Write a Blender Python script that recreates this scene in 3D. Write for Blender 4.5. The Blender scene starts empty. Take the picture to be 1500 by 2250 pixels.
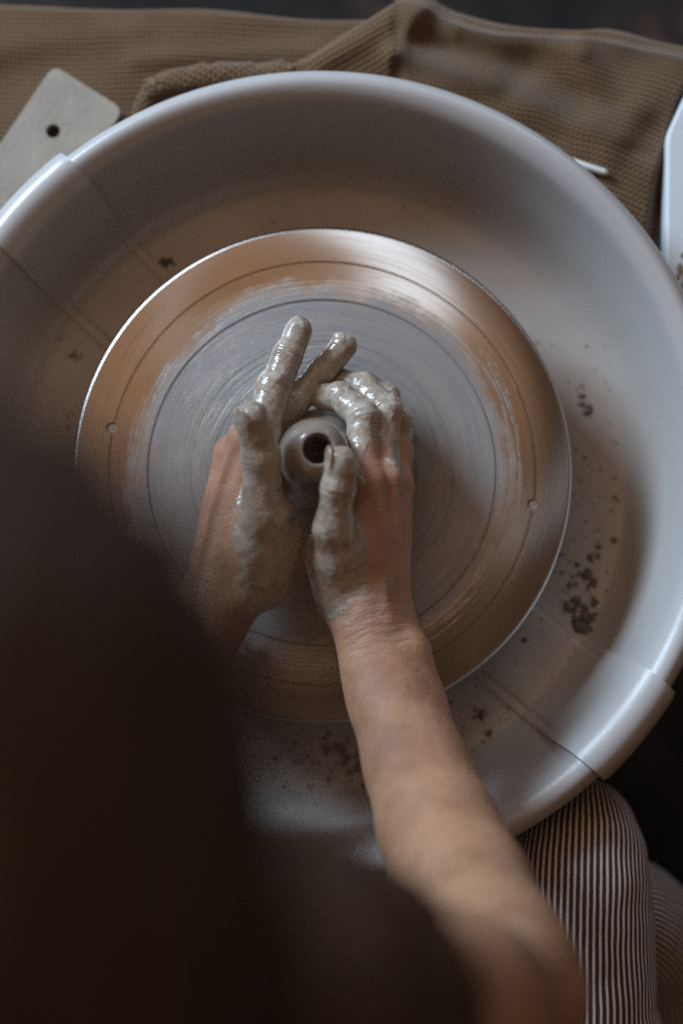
import bpy, bmesh, math, random
import numpy as np
from mathutils import Vector, Matrix

R = math.radians
rng = np.random.default_rng(7)
random.seed(7)
scene = bpy.context.scene
col = scene.collection

# ------------------------------------------------------------------ camera
TILT = R(5.0)
DIST = 0.95                      # camera to the wheel surface
FPX = 3426.0                     # focal length in pixels of a 1500 x 2250 frame
AIM = np.array([0.012, -0.025, 0.0])
FWD = np.array([0.0, math.sin(TILT), -math.cos(TILT)])
UPV = np.array([0.0, math.cos(TILT), math.sin(TILT)])
CAM = AIM - DIST * FWD
cd = bpy.data.cameras.new('camera')
cam = bpy.data.objects.new('camera', cd)
col.objects.link(cam)
cam.location = CAM
cam.rotation_euler = (TILT, 0, 0)
cd.sensor_fit = 'VERTICAL'
cd.sensor_height = 36.0
cd.sensor_width = 24.0
cd.lens = FPX / 2250 * 36.0
cd.clip_start = 0.02
cd.clip_end = 50
cd.dof.use_dof = True
cd.dof.focus_distance = 0.902
cd.dof.aperture_fstop = 2.1
scene.camera = cam

# ------------------------------------------------------------------ light
world = bpy.data.worlds.new('World')
scene.world = world
world.use_nodes = True
bg = world.node_tree.nodes['Background']
bg.inputs['Color'].default_value = (0.25, 0.145, 0.092, 1)   # dim warm room
bg.inputs['Strength'].default_value = 0.38

def area(name, az, el, dist, sx, sy, power, colr, target=(0, 0, 0), spread=180):
    l = bpy.data.lights.new(name, 'AREA')
    l.spread = R(spread)
    l.shape = 'RECTANGLE'
    l.size, l.size_y, l.energy, l.color = sx, sy, power, colr
    o = bpy.data.objects.new(name, l)
    col.objects.link(o)
    d = Vector((math.cos(R(az)) * math.cos(R(el)), math.sin(R(az)) * math.cos(R(el)), math.sin(R(el))))
    o.location = Vector(target) + d * dist
    o.rotation_euler = (-d).to_track_quat('-Z', 'Y').to_euler()
    return o

area('window_light', 136, 27, 2.3, 0.85, 0.65, 86, (0.62, 0.80, 1.0))
area('second_window_light', 65, 25, 2.4, 0.5, 0.6, 7.0, (0.66, 0.83, 1.0))

area('ceiling_bounce_fill', 118, 68, 1.9, 1.4, 1.4, 5.0, (1.0, 0.62, 0.38))  # added warm overhead fill standing for ceiling bounce, not a fixture

scene.cycles.use_denoising = False          # leave the fine grain of a high-ISO exposure
scene.view_settings.view_transform = 'Standard'
scene.view_settings.look = 'None'
scene.view_settings.exposure = 0.0
scene.view_settings.gamma = 1.0
scene.view_settings.use_curve_mapping = False

# ------------------------------------------------------------------ helpers
def at(u, v, z):
    """world point on height z (metres) seen at photo position u, v"""
    d = FWD + np.array([1.0, 0, 0]) * ((u - 750) / FPX) + UPV * ((1125 - v) / FPX)
    s = (z - CAM[2]) / d[2]
    return CAM + s * d

def atc(u, v, zcm):
    return at(u, v, zcm / 100.0)

def tag(o, label=None, cat=None, group=None, kind=None):
    if label: o['label'] = label
    if cat: o['category'] = cat
    if group: o['group'] = group
    if kind: o['kind'] = kind
    return o

def empty(name, loc=(0, 0, 0)):
    o = bpy.data.objects.new(name, None)
    o.location = loc
    o.empty_display_size = 0.05
    col.objects.link(o)
    return o

def link(name, me, mat, parent=None, smooth=True):
    o = bpy.data.objects.new(name, me)
    if mat is not None: me.materials.append(mat)
    if smooth:
        me.polygons.foreach_set('use_smooth', np.ones(len(me.polygons), dtype=bool))
    col.objects.link(o)
    if parent is not None:
        o.parent = parent
        o.matrix_parent_inverse = Matrix.Translation(-Vector(parent.location))
    return o

def mesh_np(name, V, Q, attrs=None):
    """mesh from arrays: V (n,3), Q (m,4) quads"""
    me = bpy.data.meshes.new(name)
    V = np.asarray(V, dtype=np.float32); Q = np.asarray(Q, dtype=np.int32)
    k = Q.shape[1]
    me.vertices.add(len(V)); me.vertices.foreach_set('co', V.ravel())
    me.loops.add(Q.size); me.loops.foreach_set('vertex_index', Q.ravel())
    me.polygons.add(len(Q))
    me.polygons.foreach_set('loop_start', np.arange(0, Q.size, k, dtype=np.int32))
    me.polygons.foreach_set('loop_total', np.full(len(Q), k, dtype=np.int32))
    for n, a in (attrs or {}).items():
        a = np.asarray(a, dtype=np.float32)
        if a.ndim == 1:
            me.attributes.new(n, 'FLOAT', 'POINT').data.foreach_set('value', a)
        else:
            me.attributes.new(n, 'FLOAT_VECTOR', 'POINT').data.foreach_set('vector', a.ravel())
    me.update(calc_edges=True)
    me.validate()
    return me

def grid_quads(nu, nv, wrap_v=False):
    """quads of a nu x nv vertex grid stored row by row"""
    i = np.arange(nu - 1)[:, None]
    j = np.arange(nv if wrap_v else nv - 1)[None, :]
    a = i * nv + j; b = i * nv + (j + 1) % nv
    c = (i + 1) * nv + (j + 1) % nv; d = (i + 1) * nv + j
    return np.stack([a + 0 * b, b, c, d], -1).reshape(-1, 4)

def lathe(prof, n, a0=0.0, a1=2 * math.pi, centre=(0, 0)):
    prof = np.asarray(prof)
    full = abs(a1 - a0 - 2 * math.pi) < 1e-6
    th = np.linspace(a0, a1, n, endpoint=not full)
    V = np.stack([centre[0] + prof[:, 0:1] * np.cos(th), centre[1] + prof[:, 0:1] * np.sin(th),
                  np.repeat(prof[:, 1:2], n, 1)], -1).reshape(-1, 3)
    return V, grid_quads(len(prof), n, full)[:, ::-1]

def smooth_curve(pts, n, closed=False):
    """Catmull-Rom through points"""
    P = np.asarray(pts, float)
    P = np.vstack([2 * P[0] - P[1], P, 2 * P[-1] - P[-2]])
    m = len(P) - 3
    t = np.linspace(0, m - 1e-9, n)
    i = t.astype(int); f = (t - i)[:, None]
    p0, p1, p2, p3 = P[i], P[i + 1], P[i + 2], P[i + 3]
    return 0.5 * (2 * p1 + (p2 - p0) * f + (2 * p0 - 5 * p1 + 4 * p2 - p3) * f ** 2 + (3 * p1 - p0 - 3 * p2 + p3) * f ** 3)

_lat = rng.random((32, 32, 32)).astype(np.float32)
def vnoise(P, scale):
    """smooth value noise in -1..1; scale = lattice cells per metre"""
    q = np.asarray(P, np.float64) * scale + 1000.37
    i = np.floor(q).astype(int); f = q - i
    f = f * f * (3 - 2 * f)
    out = 0
    for dx in (0, 1):
        for dy in (0, 1):
            for dz in (0, 1):
                w = (f[:, 0] if dx else 1 - f[:, 0]) * (f[:, 1] if dy else 1 - f[:, 1]) * (f[:, 2] if dz else 1 - f[:, 2])
                out = out + w * _lat[(i[:, 0] + dx) % 32, (i[:, 1] + dy) % 32, (i[:, 2] + dz) % 32]
    return out * 2 - 1

def sstep(a, b, x):
    t = np.clip((x - a) / (b - a), 0, 1)
    return t * t * (3 - 2 * t)

# ---- signed distance shapes
def seg(P, a, b):
    ab = b - a
    h = np.clip(((P - a) @ ab) / max(float(ab @ ab), 1e-12), 0, 1)
    return np.linalg.norm(P - a - h[:, None] * ab, axis=1), h

def cap(P, a, b, ra, rb):
    d, h = seg(P, a, b)
    return d - (ra + (rb - ra) * h)

def capf(P, a, b, ra, rb, n, flat):
    """capsule flattened along n by the factor flat"""
    n = n / np.linalg.norm(n)
    ab = b - a
    n = n - ab * (n @ ab) / (ab @ ab); n = n / np.linalg.norm(n)
    q = P - a
    q = q + np.outer(q @ n, n) * (1 / flat - 1)
    h = np.clip((q @ ab) / float(ab @ ab), 0, 1)
    return (np.linalg.norm(q - h[:, None] * ab, axis=1) - (ra + (rb - ra) * h)) * (0.5 + 0.5 * flat)

def ell(P, c, ax, r):
    """ellipsoid: rows of ax are its axes"""
    q = (P - c) @ np.asarray(ax).T / np.asarray(r)
    k = np.linalg.norm(q, axis=1)
    return (k - 1) * min(r) * (0.5 + 0.5 * k / np.maximum(np.linalg.norm(q / np.asarray(r), axis=1) * min(r), 1e-9)).clip(0.5, 2.0)

def smin(a, b, k):
    h = np.clip(0.5 + 0.5 * (b - a) / k, 0, 1)
    return b + (a - b) * h - k * h * (1 - h)

def polygonise(f, lo, hi, step, B=8):
    """mesh of f = 0 by naive surface nets; f is evaluated only near the surface"""
    lo = np.asarray(lo, float); hi = np.asarray(hi, float)
    nb = np.ceil((hi - lo) / (step * B)).astype(int)
    n = nb * B
    cidx = np.stack(np.meshgrid(*[np.arange(k) for k in nb], indexing='ij'), -1).reshape(-1, 3)
    cen = lo + (cidx + 0.5) * B * step
    dc = f(cen)
    F = np.ones(n, np.float32)
    F = np.repeat(np.repeat(np.repeat(np.where(dc < 0, -1, 1).reshape(nb).astype(np.float32), B, 0), B, 1), B, 2)
    act = cidx[np.abs(dc) < B * step * 1.15 + 0.003]
    off = np.stack(np.meshgrid(*[np.arange(B)] * 3, indexing='ij'), -1).reshape(-1, 3)
    for s in range(0, len(act), 400):
        idx = (act[s:s + 400, None, :] * B + off[None]).reshape(-1, 3)
        F[idx[:, 0], idx[:, 1], idx[:, 2]] = f(lo + idx * step)
    F[0] = F[-1] = 1; F[:, 0] = F[:, -1] = 1; F[:, :, 0] = F[:, :, -1] = 1
    S = F < 0
    c8 = [S[dx:n[0] - 1 + dx, dy:n[1] - 1 + dy, dz:n[2] - 1 + dz] for dx in (0, 1) for dy in (0, 1) for dz in (0, 1)]
    tot = sum(c.astype(np.int8) for c in c8)
    ci = np.argwhere((tot > 0) & (tot < 8))
    ids = -np.ones(np.array(n) - 1, np.int32)
    ids[ci[:, 0], ci[:, 1], ci[:, 2]] = np.arange(len(ci))
    corners = np.array([(a, b, c) for a in (0, 1) for b in (0, 1) for c in (0, 1)])
    val = np.stack([F[ci[:, 0] + a, ci[:, 1] + b, ci[:, 2] + c] for a, b, c in corners], 1)
    acc = np.zeros((len(ci), 3)); cnt = np.zeros(len(ci))
    for p in range(8):
        for q in range(p + 1, 8):
            if np.abs(corners[p] - corners[q]).sum() != 1: continue
            m = (val[:, p] < 0) != (val[:, q] < 0)
            den = np.where(m, val[:, p] - val[:, q], 1)
            t = np.where(m, val[:, p] / den, 0)
            acc += np.where(m[:, None], corners[p] + t[:, None] * (corners[q] - corners[p]), 0)
            cnt += m
    V = lo + (ci + acc / cnt[:, None]) * step
    Q = []
    for ax in range(3):
        b, c = (ax + 1) % 3, (ax + 2) % 3
        sl0 = [slice(1, n[k] - 1) for k in range(3)]; sl1 = list(sl0)
        sl0[ax] = slice(0, n[ax] - 1); sl1[ax] = slice(1, n[ax])
        A, Bm = S[tuple(sl0)], S[tuple(sl1)]
        e = np.argwhere(A != Bm)
        flip = A[e[:, 0], e[:, 1], e[:, 2]]
        o = np.ones(3, int); o[ax] = 0
        e = e + o
        def g(db, dc_):
            k = e.copy(); k[:, b] -= db; k[:, c] -= dc_
            return ids[k[:, 0], k[:, 1], k[:, 2]]
        q = np.stack([g(0, 0), g(1, 0), g(1, 1), g(0, 1)], 1)
        q[~flip] = q[~flip][:, ::-1]
        Q.append(q)
    Q = np.vstack(Q)
    Q = Q[(Q >= 0).all(1)]
    return V, Q

def vnormals(V, Q):
    nrm = np.cross(V[Q[:, 2]] - V[Q[:, 0]], V[Q[:, 3]] - V[Q[:, 1]])
    N = np.zeros_like(V)
    for k in range(4): np.add.at(N, Q[:, k], nrm)
    return N / np.maximum(np.linalg.norm(N, axis=1), 1e-12)[:, None]

def relax(V, Q, it=1, w=0.5):
    E = np.vstack([Q[:, [0, 1]], Q[:, [1, 2]], Q[:, [2, 3]], Q[:, [3, 0]]])
    for _ in range(it):
        S = np.zeros_like(V); C = np.zeros(len(V))
        np.add.at(S, E[:, 0], V[E[:, 1]]); np.add.at(C, E[:, 0], 1)
        V = V + w * (S / np.maximum(C, 1)[:, None] - V)
    return V

# ------------------------------------------------------------------ node helper
class NT:
    def __init__(self, name):
        self.m = bpy.data.materials.new(name)
        self.m.use_nodes = True
        self.t = self.m.node_tree
        self.b = self.t.nodes['Principled BSDF']
    def node(self, typ, **kw):
        n = self.t.nodes.new(typ)
        for k, v in kw.items(): setattr(n, k, v)
        return n
    def put(self, sock, v):
        if hasattr(v, 'is_linked') or isinstance(v, bpy.types.NodeSocket): self.t.links.new(v, sock)
        else: sock.default_value = v
    def math(self, op, a, b=0.0, c=0.0):
        n = self.node('ShaderNodeMath', operation=op)
        for s, v in zip(n.inputs, (a, b, c)): self.put(s, v)
        return n.outputs[0]
    def map(self, v, a, b, c=0.0, d=1.0, smooth=True):
        n = self.node('ShaderNodeMapRange', interpolation_type='SMOOTHSTEP' if smooth else 'LINEAR')
        for k, x in zip(('Value', 'From Min', 'From Max', 'To Min', 'To Max'), (v, a, b, c, d)): self.put(n.inputs[k], x)
        return n.outputs['Result']
    def noise(self, vec=None, scale=5.0, detail=3.0, rough=0.55, out='Fac', dist=0.0):
        n = self.node('ShaderNodeTexNoise')
        if vec is not None: self.put(n.inputs['Vector'], vec)
        n.inputs['Scale'].default_value = scale; n.inputs['Detail'].default_value = detail
        n.inputs['Roughness'].default_value = rough; n.inputs['Distortion'].default_value = dist
        return n.outputs[out]
    def mix(self, f, a, b):
        n = self.node('ShaderNodeMix', data_type='RGBA')
        self.put(n.inputs[0], f)
        self.put(n.inputs[6], a if not isinstance(a, tuple) else (*a, 1)[:4])
        self.put(n.inputs[7], b if not isinstance(b, tuple) else (*b, 1)[:4])
        return n.outputs[2]
    def fmix(self, f, a, b):
        n = self.node('ShaderNodeMix', data_type='FLOAT')
        self.put(n.inputs[0], f); self.put(n.inputs[2], a); self.put(n.inputs[3], b)
        return n.outputs[0]
    def attr(self, name, out='Fac'):
        n = self.node('ShaderNodeAttribute', attribute_name=name)
        return n.outputs[out]
    def coord(self, out='Object'):
        return self.node('ShaderNodeTexCoord').outputs[out]
    def xyz(self, v):
        n = self.node('ShaderNodeSeparateXYZ'); self.put(n.inputs[0], v)
        return n.outputs
    def comb(self, x, y, z):
        n = self.node('ShaderNodeCombineXYZ')
        for s, v in zip(n.inputs, (x, y, z)): self.put(s, v)
        return n.outputs[0]
    def bump(self, h, dist, strength=1.0, normal=None):
        n = self.node('ShaderNodeBump')
        n.inputs['Distance'].default_value = dist
        self.put(n.inputs['Strength'], strength)
        self.put(n.inputs['Height'], h)
        if normal is not None: self.put(n.inputs['Normal'], normal)
        return n.outputs[0]
    def set(self, **kw):
        for k, v in kw.items():
            s = self.b.inputs[k.replace('_', ' ')]
            if isinstance(v, tuple) and len(v) == 3 and s.type == 'RGBA': v = (*v, 1)
            self.put(s, v)
        return self

def simple(name, colr, rough=0.6, var=0.25, scale=30, bump=0.0, bscale=300, metallic=0.0, spec=0.5):
    t = NT(name)
    p = t.coord()
    n = t.noise(p, scale, 4)
    a = tuple(c * (1 - var) for c in colr); b = tuple(min(1, c * (1 + var)) for c in colr)
    t.set(Base_Color=t.mix(n, a, b), Roughness=t.map(t.noise(p, scale * 2.3, 3), 0.2, 0.8, rough * 0.85, min(1, rough * 1.15)),
          Metallic=metallic, Specular_IOR_Level=spec)
    if bump: t.set(Normal=t.bump(t.noise(p, bscale, 3), bump))
    return t.m

# ------------------------------------------------------------------ materials
def mat_wheel():
    t = NT('brushed_metal_with_slip')
    p = t.coord(); x, y, z = t.xyz(p)[:3]
    r = t.math('SQRT', t.math('ADD', t.math('MULTIPLY', x, x), t.math('MULTIPLY', y, y)))
    rs = t.math('MAXIMUM', r, 0.001)
    cx, cy = t.math('DIVIDE', x, rs), t.math('DIVIDE', y, rs)
    # long streaks that follow the turning
    streak = t.noise(t.comb(t.math('MULTIPLY', cx, 1.6), t.math('MULTIPLY', cy, 1.6), t.math('MULTIPLY', r, 520)), 1.0, 4, 0.6)
    fine = t.noise(t.comb(t.math('MULTIPLY', cx, 2.5), t.math('MULTIPLY', cy, 2.5), t.math('MULTIPLY', r, 2600)), 1.0, 3, 0.6)
    sweep = t.noise(t.comb(t.math('MULTIPLY', cx, 1.3), t.math('MULTIPLY', cy, 1.3), t.math('MULTIPLY', r, 30)), 1.0, 2, 0.5)
    blot = t.noise(p, 70, 5, 0.6)
    # edge of the slip: fairly even inside, torn streaks outside
    e = t.math('ADD', 0.1095, t.math('MULTIPLY', t.math('SUBTRACT', sweep, 0.5), 0.030))
    d = t.math('SUBTRACT', e, r)
    k = t.math('ADD', d, t.math('MULTIPLY', t.math('SUBTRACT', streak, 0.5), 0.020))
    k = t.math('ADD', k, t.math('MULTIPLY', t.math('SUBTRACT', blot, 0.5), 0.020))
    solid = t.map(k, -0.011, 0.009)
    # faint far streaks, mostly to the right
    far = t.math('MULTIPLY', t.map(streak, 0.60, 0.70), t.map(r, 0.139, 0.124))
    far = t.math('MULTIPLY', far, t.map(t.math('ADD', t.math('MULTIPLY', cx, 0.8), t.math('MULTIPLY', t.math('SUBTRACT', sweep, 0.5), 2.2)), -0.2, 0.7))
    worn = t.noise(t.comb(t.math('MULTIPLY', cx, 1.2), t.math('MULTIPLY', cy, 1.2), t.math('MULTIPLY', r, 110)), 1.0, 5, 0.65)
    solid = t.math('MULTIPLY', solid, t.map(worn, 0.32, 0.58, 0.74, 1.0))
    film = t.math('MAXIMUM', solid, t.math('MULTIPLY', far, 0.7))
    inner = t.map(r, 0.095, 0.06)
    slipc = t.mix(streak, (0.20, 0.185, 0.175), (0.34, 0.325, 0.315))
    slipc = t.mix(t.math('MULTIPLY', inner, t.map(streak, 0.35, 0.65)), slipc, (0.19, 0.18, 0.16))
    thin = t.math('MULTIPLY', t.map(t.noise(p, 22, 4), 0.52, 0.72), 0.45)
    base = t.mix(film, (0.46, 0.415, 0.37), t.mix(thin, slipc, (0.25, 0.17, 0.12)))
    t.set(Base_Color=base, Metallic=t.math('SUBTRACT', 1.0, film),
          Roughness=t.fmix(film, t.map(fine, 0.3, 0.7, 0.30, 0.42), t.map(blot, 0.3, 0.7, 0.34, 0.55)),
          Anisotropic=t.math('MULTIPLY', t.math('SUBTRACT', 1.0, film), 0.96))
    tan = t.node('ShaderNodeTangent', direction_type='RADIAL', axis='Z')
    t.put(t.b.inputs['Tangent'], tan.outputs[0])
    h = t.math('MULTIPLY', fine, t.fmix(film, 0.03, 1.0))
    h = t.math('ADD', h, t.math('MULTIPLY', film, 0.12))
    h = t.math('ADD', h, t.math('MULTIPLY', t.math('MULTIPLY', streak, inner), 5.0))
    t.set(Normal=t.bump(h, 0.00035, 0.9))
    return t.m

def mat_pan():
    t = NT('pale_plastic_pan')
    p = t.coord(); x, y, z = t.xyz(p)[:3]
    dirt = t.noise(p, 9, 6, 0.62)
    spots = t.noise(p, 140, 4, 0.7)
    low = t.map(z, 0.006, -0.060)
    film = t.math('MULTIPLY', t.map(dirt, 0.15, 0.85, 0.35, 1.0), t.fmix(low, 0.08, 1.0))
    c = t.mix(film, (0.43, 0.42, 0.41), (0.31, 0.255, 0.205))
    sp = t.math('MULTIPLY', t.map(spots, 0.64, 0.73), t.fmix(low, 0.12, 0.65))
    c = t.mix(sp, c, (0.16, 0.12, 0.09))
    t.set(Base_Color=c, Roughness=t.map(dirt, 0.3, 0.7, 0.28, 0.42), Specular_IOR_Level=0.55)
    t.set(Normal=t.bump(t.noise(p, 420, 3), 0.00012, 0.7))
    return t.m

def mat_skin():
    t = NT('skin_with_wet_clay')
    p = t.coord()
    clay = t.attr('clay'); wr = t.attr('wrinkle'); al = t.attr('along'); red = t.attr('flush')
    n1 = t.noise(p, 45, 5, 0.6); n2 = t.noise(p, 220, 5, 0.65); n3 = t.noise(p, 900, 3, 0.6)
    # bare skin
    sk = t.mix(t.map(n1, 0.3, 0.7), (0.32, 0.160, 0.083), (0.435, 0.236, 0.132))
    sk = t.mix(t.math('MULTIPLY', red, t.map(n2, 0.2, 0.75, 0.2, 0.6)), sk, (0.38, 0.150, 0.098))
    sk = t.mix(t.map(t.noise(p, 330, 4, 0.7), 0.56, 0.74, 0.0, 0.35), sk, (0.24, 0.105, 0.055))
    # wet clay coat
    cl = t.mix(t.map(n2, 0.3, 0.72), (0.30, 0.25, 0.20), (0.47, 0.415, 0.35))
    cl = t.mix(t.map(t.noise(p, 75, 5, 0.65), 0.40, 0.64, 0.0, 0.85), cl, (0.25, 0.185, 0.135))
    edge = t.math('ADD', clay, t.math('MULTIPLY', t.math('SUBTRACT', t.noise(p, 130, 6, 0.72), 0.5), 1.0))
    f = t.map(edge, 0.38, 0.60)
    wash = t.math('MULTIPLY', t.map(edge, 0.02, 0.5), 0.6)
    c = t.mix(wash, sk, (0.34, 0.25, 0.19))
    c = t.mix(f, c, cl)
    rough = t.fmix(f, 0.60, t.map(n1, 0.35, 0.65, 0.10, 0.28))
    t.set(Base_Color=c, Roughness=rough, Specular_IOR_Level=0.5,
          Subsurface_Weight=t.fmix(f, 0.22, 0.0), Subsurface_Radius=(0.008, 0.003, 0.0015))
    t.b.inputs['Subsurface Scale'].default_value = 0.35
    # folds across the wrist and knuckles
    w = t.math('SINE', t.math('ADD', t.math('MULTIPLY', al, 2600), t.math('MULTIPLY', t.noise(p, 160, 3), 16)))
    w2 = t.math('SINE', t.math('ADD', t.math('MULTIPLY', al, 1100), t.math('MULTIPLY', t.noise(p, 90, 2), 12)))
    wrk = t.math('MULTIPLY', t.math('ADD', t.math('MULTIPLY', w, 0.5), w2), wr)
    pores = t.math('ADD', t.math('MULTIPLY', n3, 0.8), t.math('MULTIPLY', n2, 1.6))
    h = t.math('ADD', t.math('MULTIPLY', wrk, 0.22), t.math('MULTIPLY', pores, 0.75))
    hc = t.math('ADD', t.math('MULTIPLY', t.noise(p, 140, 3, 0.5), 2.4), t.math('MULTIPLY', t.noise(p, 420, 2, 0.4), 0.5))
    h = t.fmix(f, h, t.math('ADD', t.math('ADD', hc, 0.1), t.math('MULTIPLY', wrk, 0.18)))
    t.set(Normal=t.bump(h, 0.0004, 1.0))
    return t.m

def mat_clay():
    t = NT('wet_clay')
    p = t.coord(); x, y, z = t.xyz(p)[:3]
    ring = t.noise(t.comb(t.math('MULTIPLY', x, 6), t.math('MULTIPLY', y, 6), t.math('MULTIPLY', z, 420)), 1.0, 3, 0.6)
    t.set(Base_Color=t.mix(ring, (0.18, 0.147, 0.117), (0.27, 0.228, 0.188)), Roughness=t.map(t.noise(p, 60, 3), 0.3, 0.7, 0.10, 0.26))
    t.set(Normal=t.bump(ring, 0.0005, 0.7))
    return t.m

def mat_waffle():
    t = NT('waffle_cloth')
    uv = t.attr('weave', 'Vector'); u, v, w = t.xyz(uv)[:3]
    wob = t.noise(uv, 60, 3)
    su = t.math('SINE', t.math('ADD', t.math('MULTIPLY', u, 2 * math.pi / 0.0031), t.math('MULTIPLY', wob, 2.2)))
    sv = t.math('SINE', t.math('ADD', t.math('MULTIPLY', v, 2 * math.pi / 0.0034), t.math('MULTIPLY', wob, 2.6)))
    cell = t.math('MAXIMUM', t.math('MULTIPLY', su, 0.7), sv)         # raised ribs with sunk squares
    fib = t.noise(uv, 1800, 3, 0.7)
    big = t.noise(t.coord(), 26, 4)
    a = t.mix(big, (0.095, 0.045, 0.013), (0.165, 0.085, 0.027))
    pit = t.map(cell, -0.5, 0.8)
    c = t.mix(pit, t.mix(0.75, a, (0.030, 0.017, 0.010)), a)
    c = t.mix(t.math('MULTIPLY', fib, 0.35), c, (0.27, 0.185, 0.11))
    t.set(Base_Color=c, Roughness=0.95, Specular_IOR_Level=0.15, Sheen_Weight=0.25)
    h = t.math('ADD', cell, t.math('MULTIPLY', fib, 0.5))
    t.set(Normal=t.bump(h, 0.0007, 1.0))
    return t.m

def mat_stripe():
    t = NT('striped_cotton')
    uv = t.attr('weave', 'Vector'); u, v, w = t.xyz(uv)[:3]
    s = t.math('FRACT', t.math('DIVIDE', t.math('ADD', u, t.math('MULTIPLY', t.noise(uv, 140, 2), 0.0006)), 0.0047))
    white = t.math('MULTIPLY', t.map(s, 0.03, 0.10), t.map(s, 0.50, 0.43))
    fib = t.noise(uv, 900, 3, 0.7); slub = t.noise(t.comb(t.math('MULTIPLY', u, 1400), t.math('MULTIPLY', v, 120), 0.0), 1.0, 3)
    brown = t.mix(fib, (0.055, 0.026, 0.020), (0.115, 0.058, 0.044))
    wht = t.mix(slub, (0.56, 0.56, 0.57), (0.80, 0.80, 0.82))
    t.set(Base_Color=t.mix(white, brown, wht), Roughness=0.9, Specular_IOR_Level=0.2)
    t.set(Normal=t.bump(t.math('ADD', t.math('MULTIPLY', fib, 0.6), t.math('MULTIPLY', white, 0.5)), 0.0004, 0.9))
    return t.m

M = {
    'wheel': mat_wheel(), 'pan': mat_pan(), 'skin': mat_skin(), 'clay': mat_clay(),
    'waffle': mat_waffle(), 'stripe': mat_stripe(),
    'crumb': simple('drying_clay_crumbs', (0.105, 0.078, 0.060), 0.6, 0.5, 200, 0.0008, 700),
    'housing': simple('dark_housing', (0.035, 0.032, 0.03), 0.6, 0.3, 20),
    'tabletop': simple('dark_tabletop', (0.06, 0.045, 0.035), 0.6, 0.3, 15),
    'board': simple('worn_white_wood', (0.28, 0.24, 0.19), 0.55, 0.36, 45, 0.0003, 260),
    'white': simple('white_board', (0.62, 0.66, 0.68), 0.5, 0.06, 30, 0.0002, 500),
    'smear': simple('dried_clay_smear', (0.28, 0.21, 0.15), 0.8, 0.3, 160, 0.0004, 800),
    'tool': simple('glossy_white_plastic', (0.78, 0.80, 0.78), 0.3, 0.05, 60),
    'hair': simple('dark_brown_hair', (0.050, 0.030, 0.019), 0.7, 0.4, 120, spec=0.2),
    'shirt': simple('dark_cotton', (0.058, 0.035, 0.022), 0.95, 0.3, 60, 0.0006, 700, spec=0.2),
    'blue': simple('blue_plastic', (0.03, 0.09, 0.32), 0.45, 0.15, 20),
}

def mat_floor():
    t = NT('dark_patterned_floor')
    p = t.coord()
    a = t.noise(p, 7, 4, 0.6, dist=1.2); b = t.noise(p, 3.2, 3)
    c = t.mix(t.map(a, 0.42, 0.62), (0.007, 0.0055, 0.0048), (0.020, 0.013, 0.010))
    c = t.mix(t.math('MULTIPLY', t.map(a, 0.60, 0.70), t.map(b, 0.45, 0.65)), c, (0.13, 0.062, 0.045))
    t.set(Base_Color=c, Roughness=0.8, Specular_IOR_Level=0.25)
    return t.m

# ------------------------------------------------------------------ floor
FLOOR_Z = -0.62
V, Q = [(-6, -6, FLOOR_Z), (6, -6, FLOOR_Z), (6, 6, FLOOR_Z), (-6, 6, FLOOR_Z)], [(0, 1, 2, 3)]
tag(link('floor', mesh_np('floor', V, Q), mat_floor(), smooth=False), kind='structure')

# ------------------------------------------------------------------ potter's wheel
def bevel_box(name, lo, hi, bev, mat, parent=None, seg_=3):
    bm = bmesh.new()
    bmesh.ops.create_cube(bm, size=1.0)
    for v in bm.verts:
        v.co = Vector([lo[k] + (v.co[k] + 0.5) * (hi[k] - lo[k]) for k in range(3)])
    bmesh.ops.bevel(bm, geom=bm.edges[:], offset=bev, segments=seg_, affect='EDGES', profile=0.6)
    me = bpy.data.meshes.new(name); bm.to_mesh(me); bm.free()
    return link(name, me, mat, parent, smooth=False)

WR = 0.1525
PANC = at(700, 1030, 0.018)[:2] + np.array([0.0, 0.0])
wheel = empty('potters_wheel', (0, 0, FLOOR_Z))
tag(wheel, "potter's wheel with round brushed metal wheel head smeared with grey slip", "potter's wheel")
FLOORPAN = -0.058
def ring_groove(r, w, d):
    return [(r - w, 0), (r - w * 0.4, -d), (r + w * 0.4, -d), (r + w, 0)]
prof = [(0.0005, 0), (0.030, 0), (0.060, 0)]
for r, w, dp in ((0.0800, 0.0004, 0.0003), (0.1062, 0.0007, 0.0010), (0.1300, 0.00075, 0.0012)):
    prof += ring_groove(r, w, dp)
prof += [(WR - 0.0022, 0), (WR - 0.0021, -0.00002), (WR - 0.0002, -0.0013), (WR, -0.0015), (WR + 0.00005, -0.0021), (WR, -0.0135), (WR - 0.002, -0.015), (0.02, -0.015)]
V, Q = lathe(prof, 256)
me = mesh_np('wheel_head', V, Q)
head = link('wheel_head', me, M['wheel'], wheel)
# pin holes cut through the head
bmc = bmesh.new()
for (u, v) in ((245, 940), (1169, 1108)):
    p = at(u, v, 0.0)
    res = bmesh.ops.create_cone(bmc, cap_ends=True, segments=24, radius1=0.0034, radius2=0.0034, depth=0.05)
    bmesh.ops.translate(bmc, verts=res['verts'], vec=(p[0], p[1], 0.0225))
mc = bpy.data.meshes.new('cut'); bmc.to_mesh(mc); bmc.free()
oc = bpy.data.objects.new('cut', mc); col.objects.link(oc)
md = head.modifiers.new('b', 'BOOLEAN'); md.object = oc; md.operation = 'DIFFERENCE'; md.solver = 'FAST'
dg = bpy.context.evaluated_depsgraph_get()
nm = bpy.data.meshes.new_from_object(head.evaluated_get(dg))
head.modifiers.clear(); head.data = nm
bpy.data.objects.remove(oc)
nm.polygons.foreach_set('use_smooth', np.ones(len(nm.polygons), dtype=bool))
nm.set_sharp_from_angle(angle=R(28))
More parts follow.
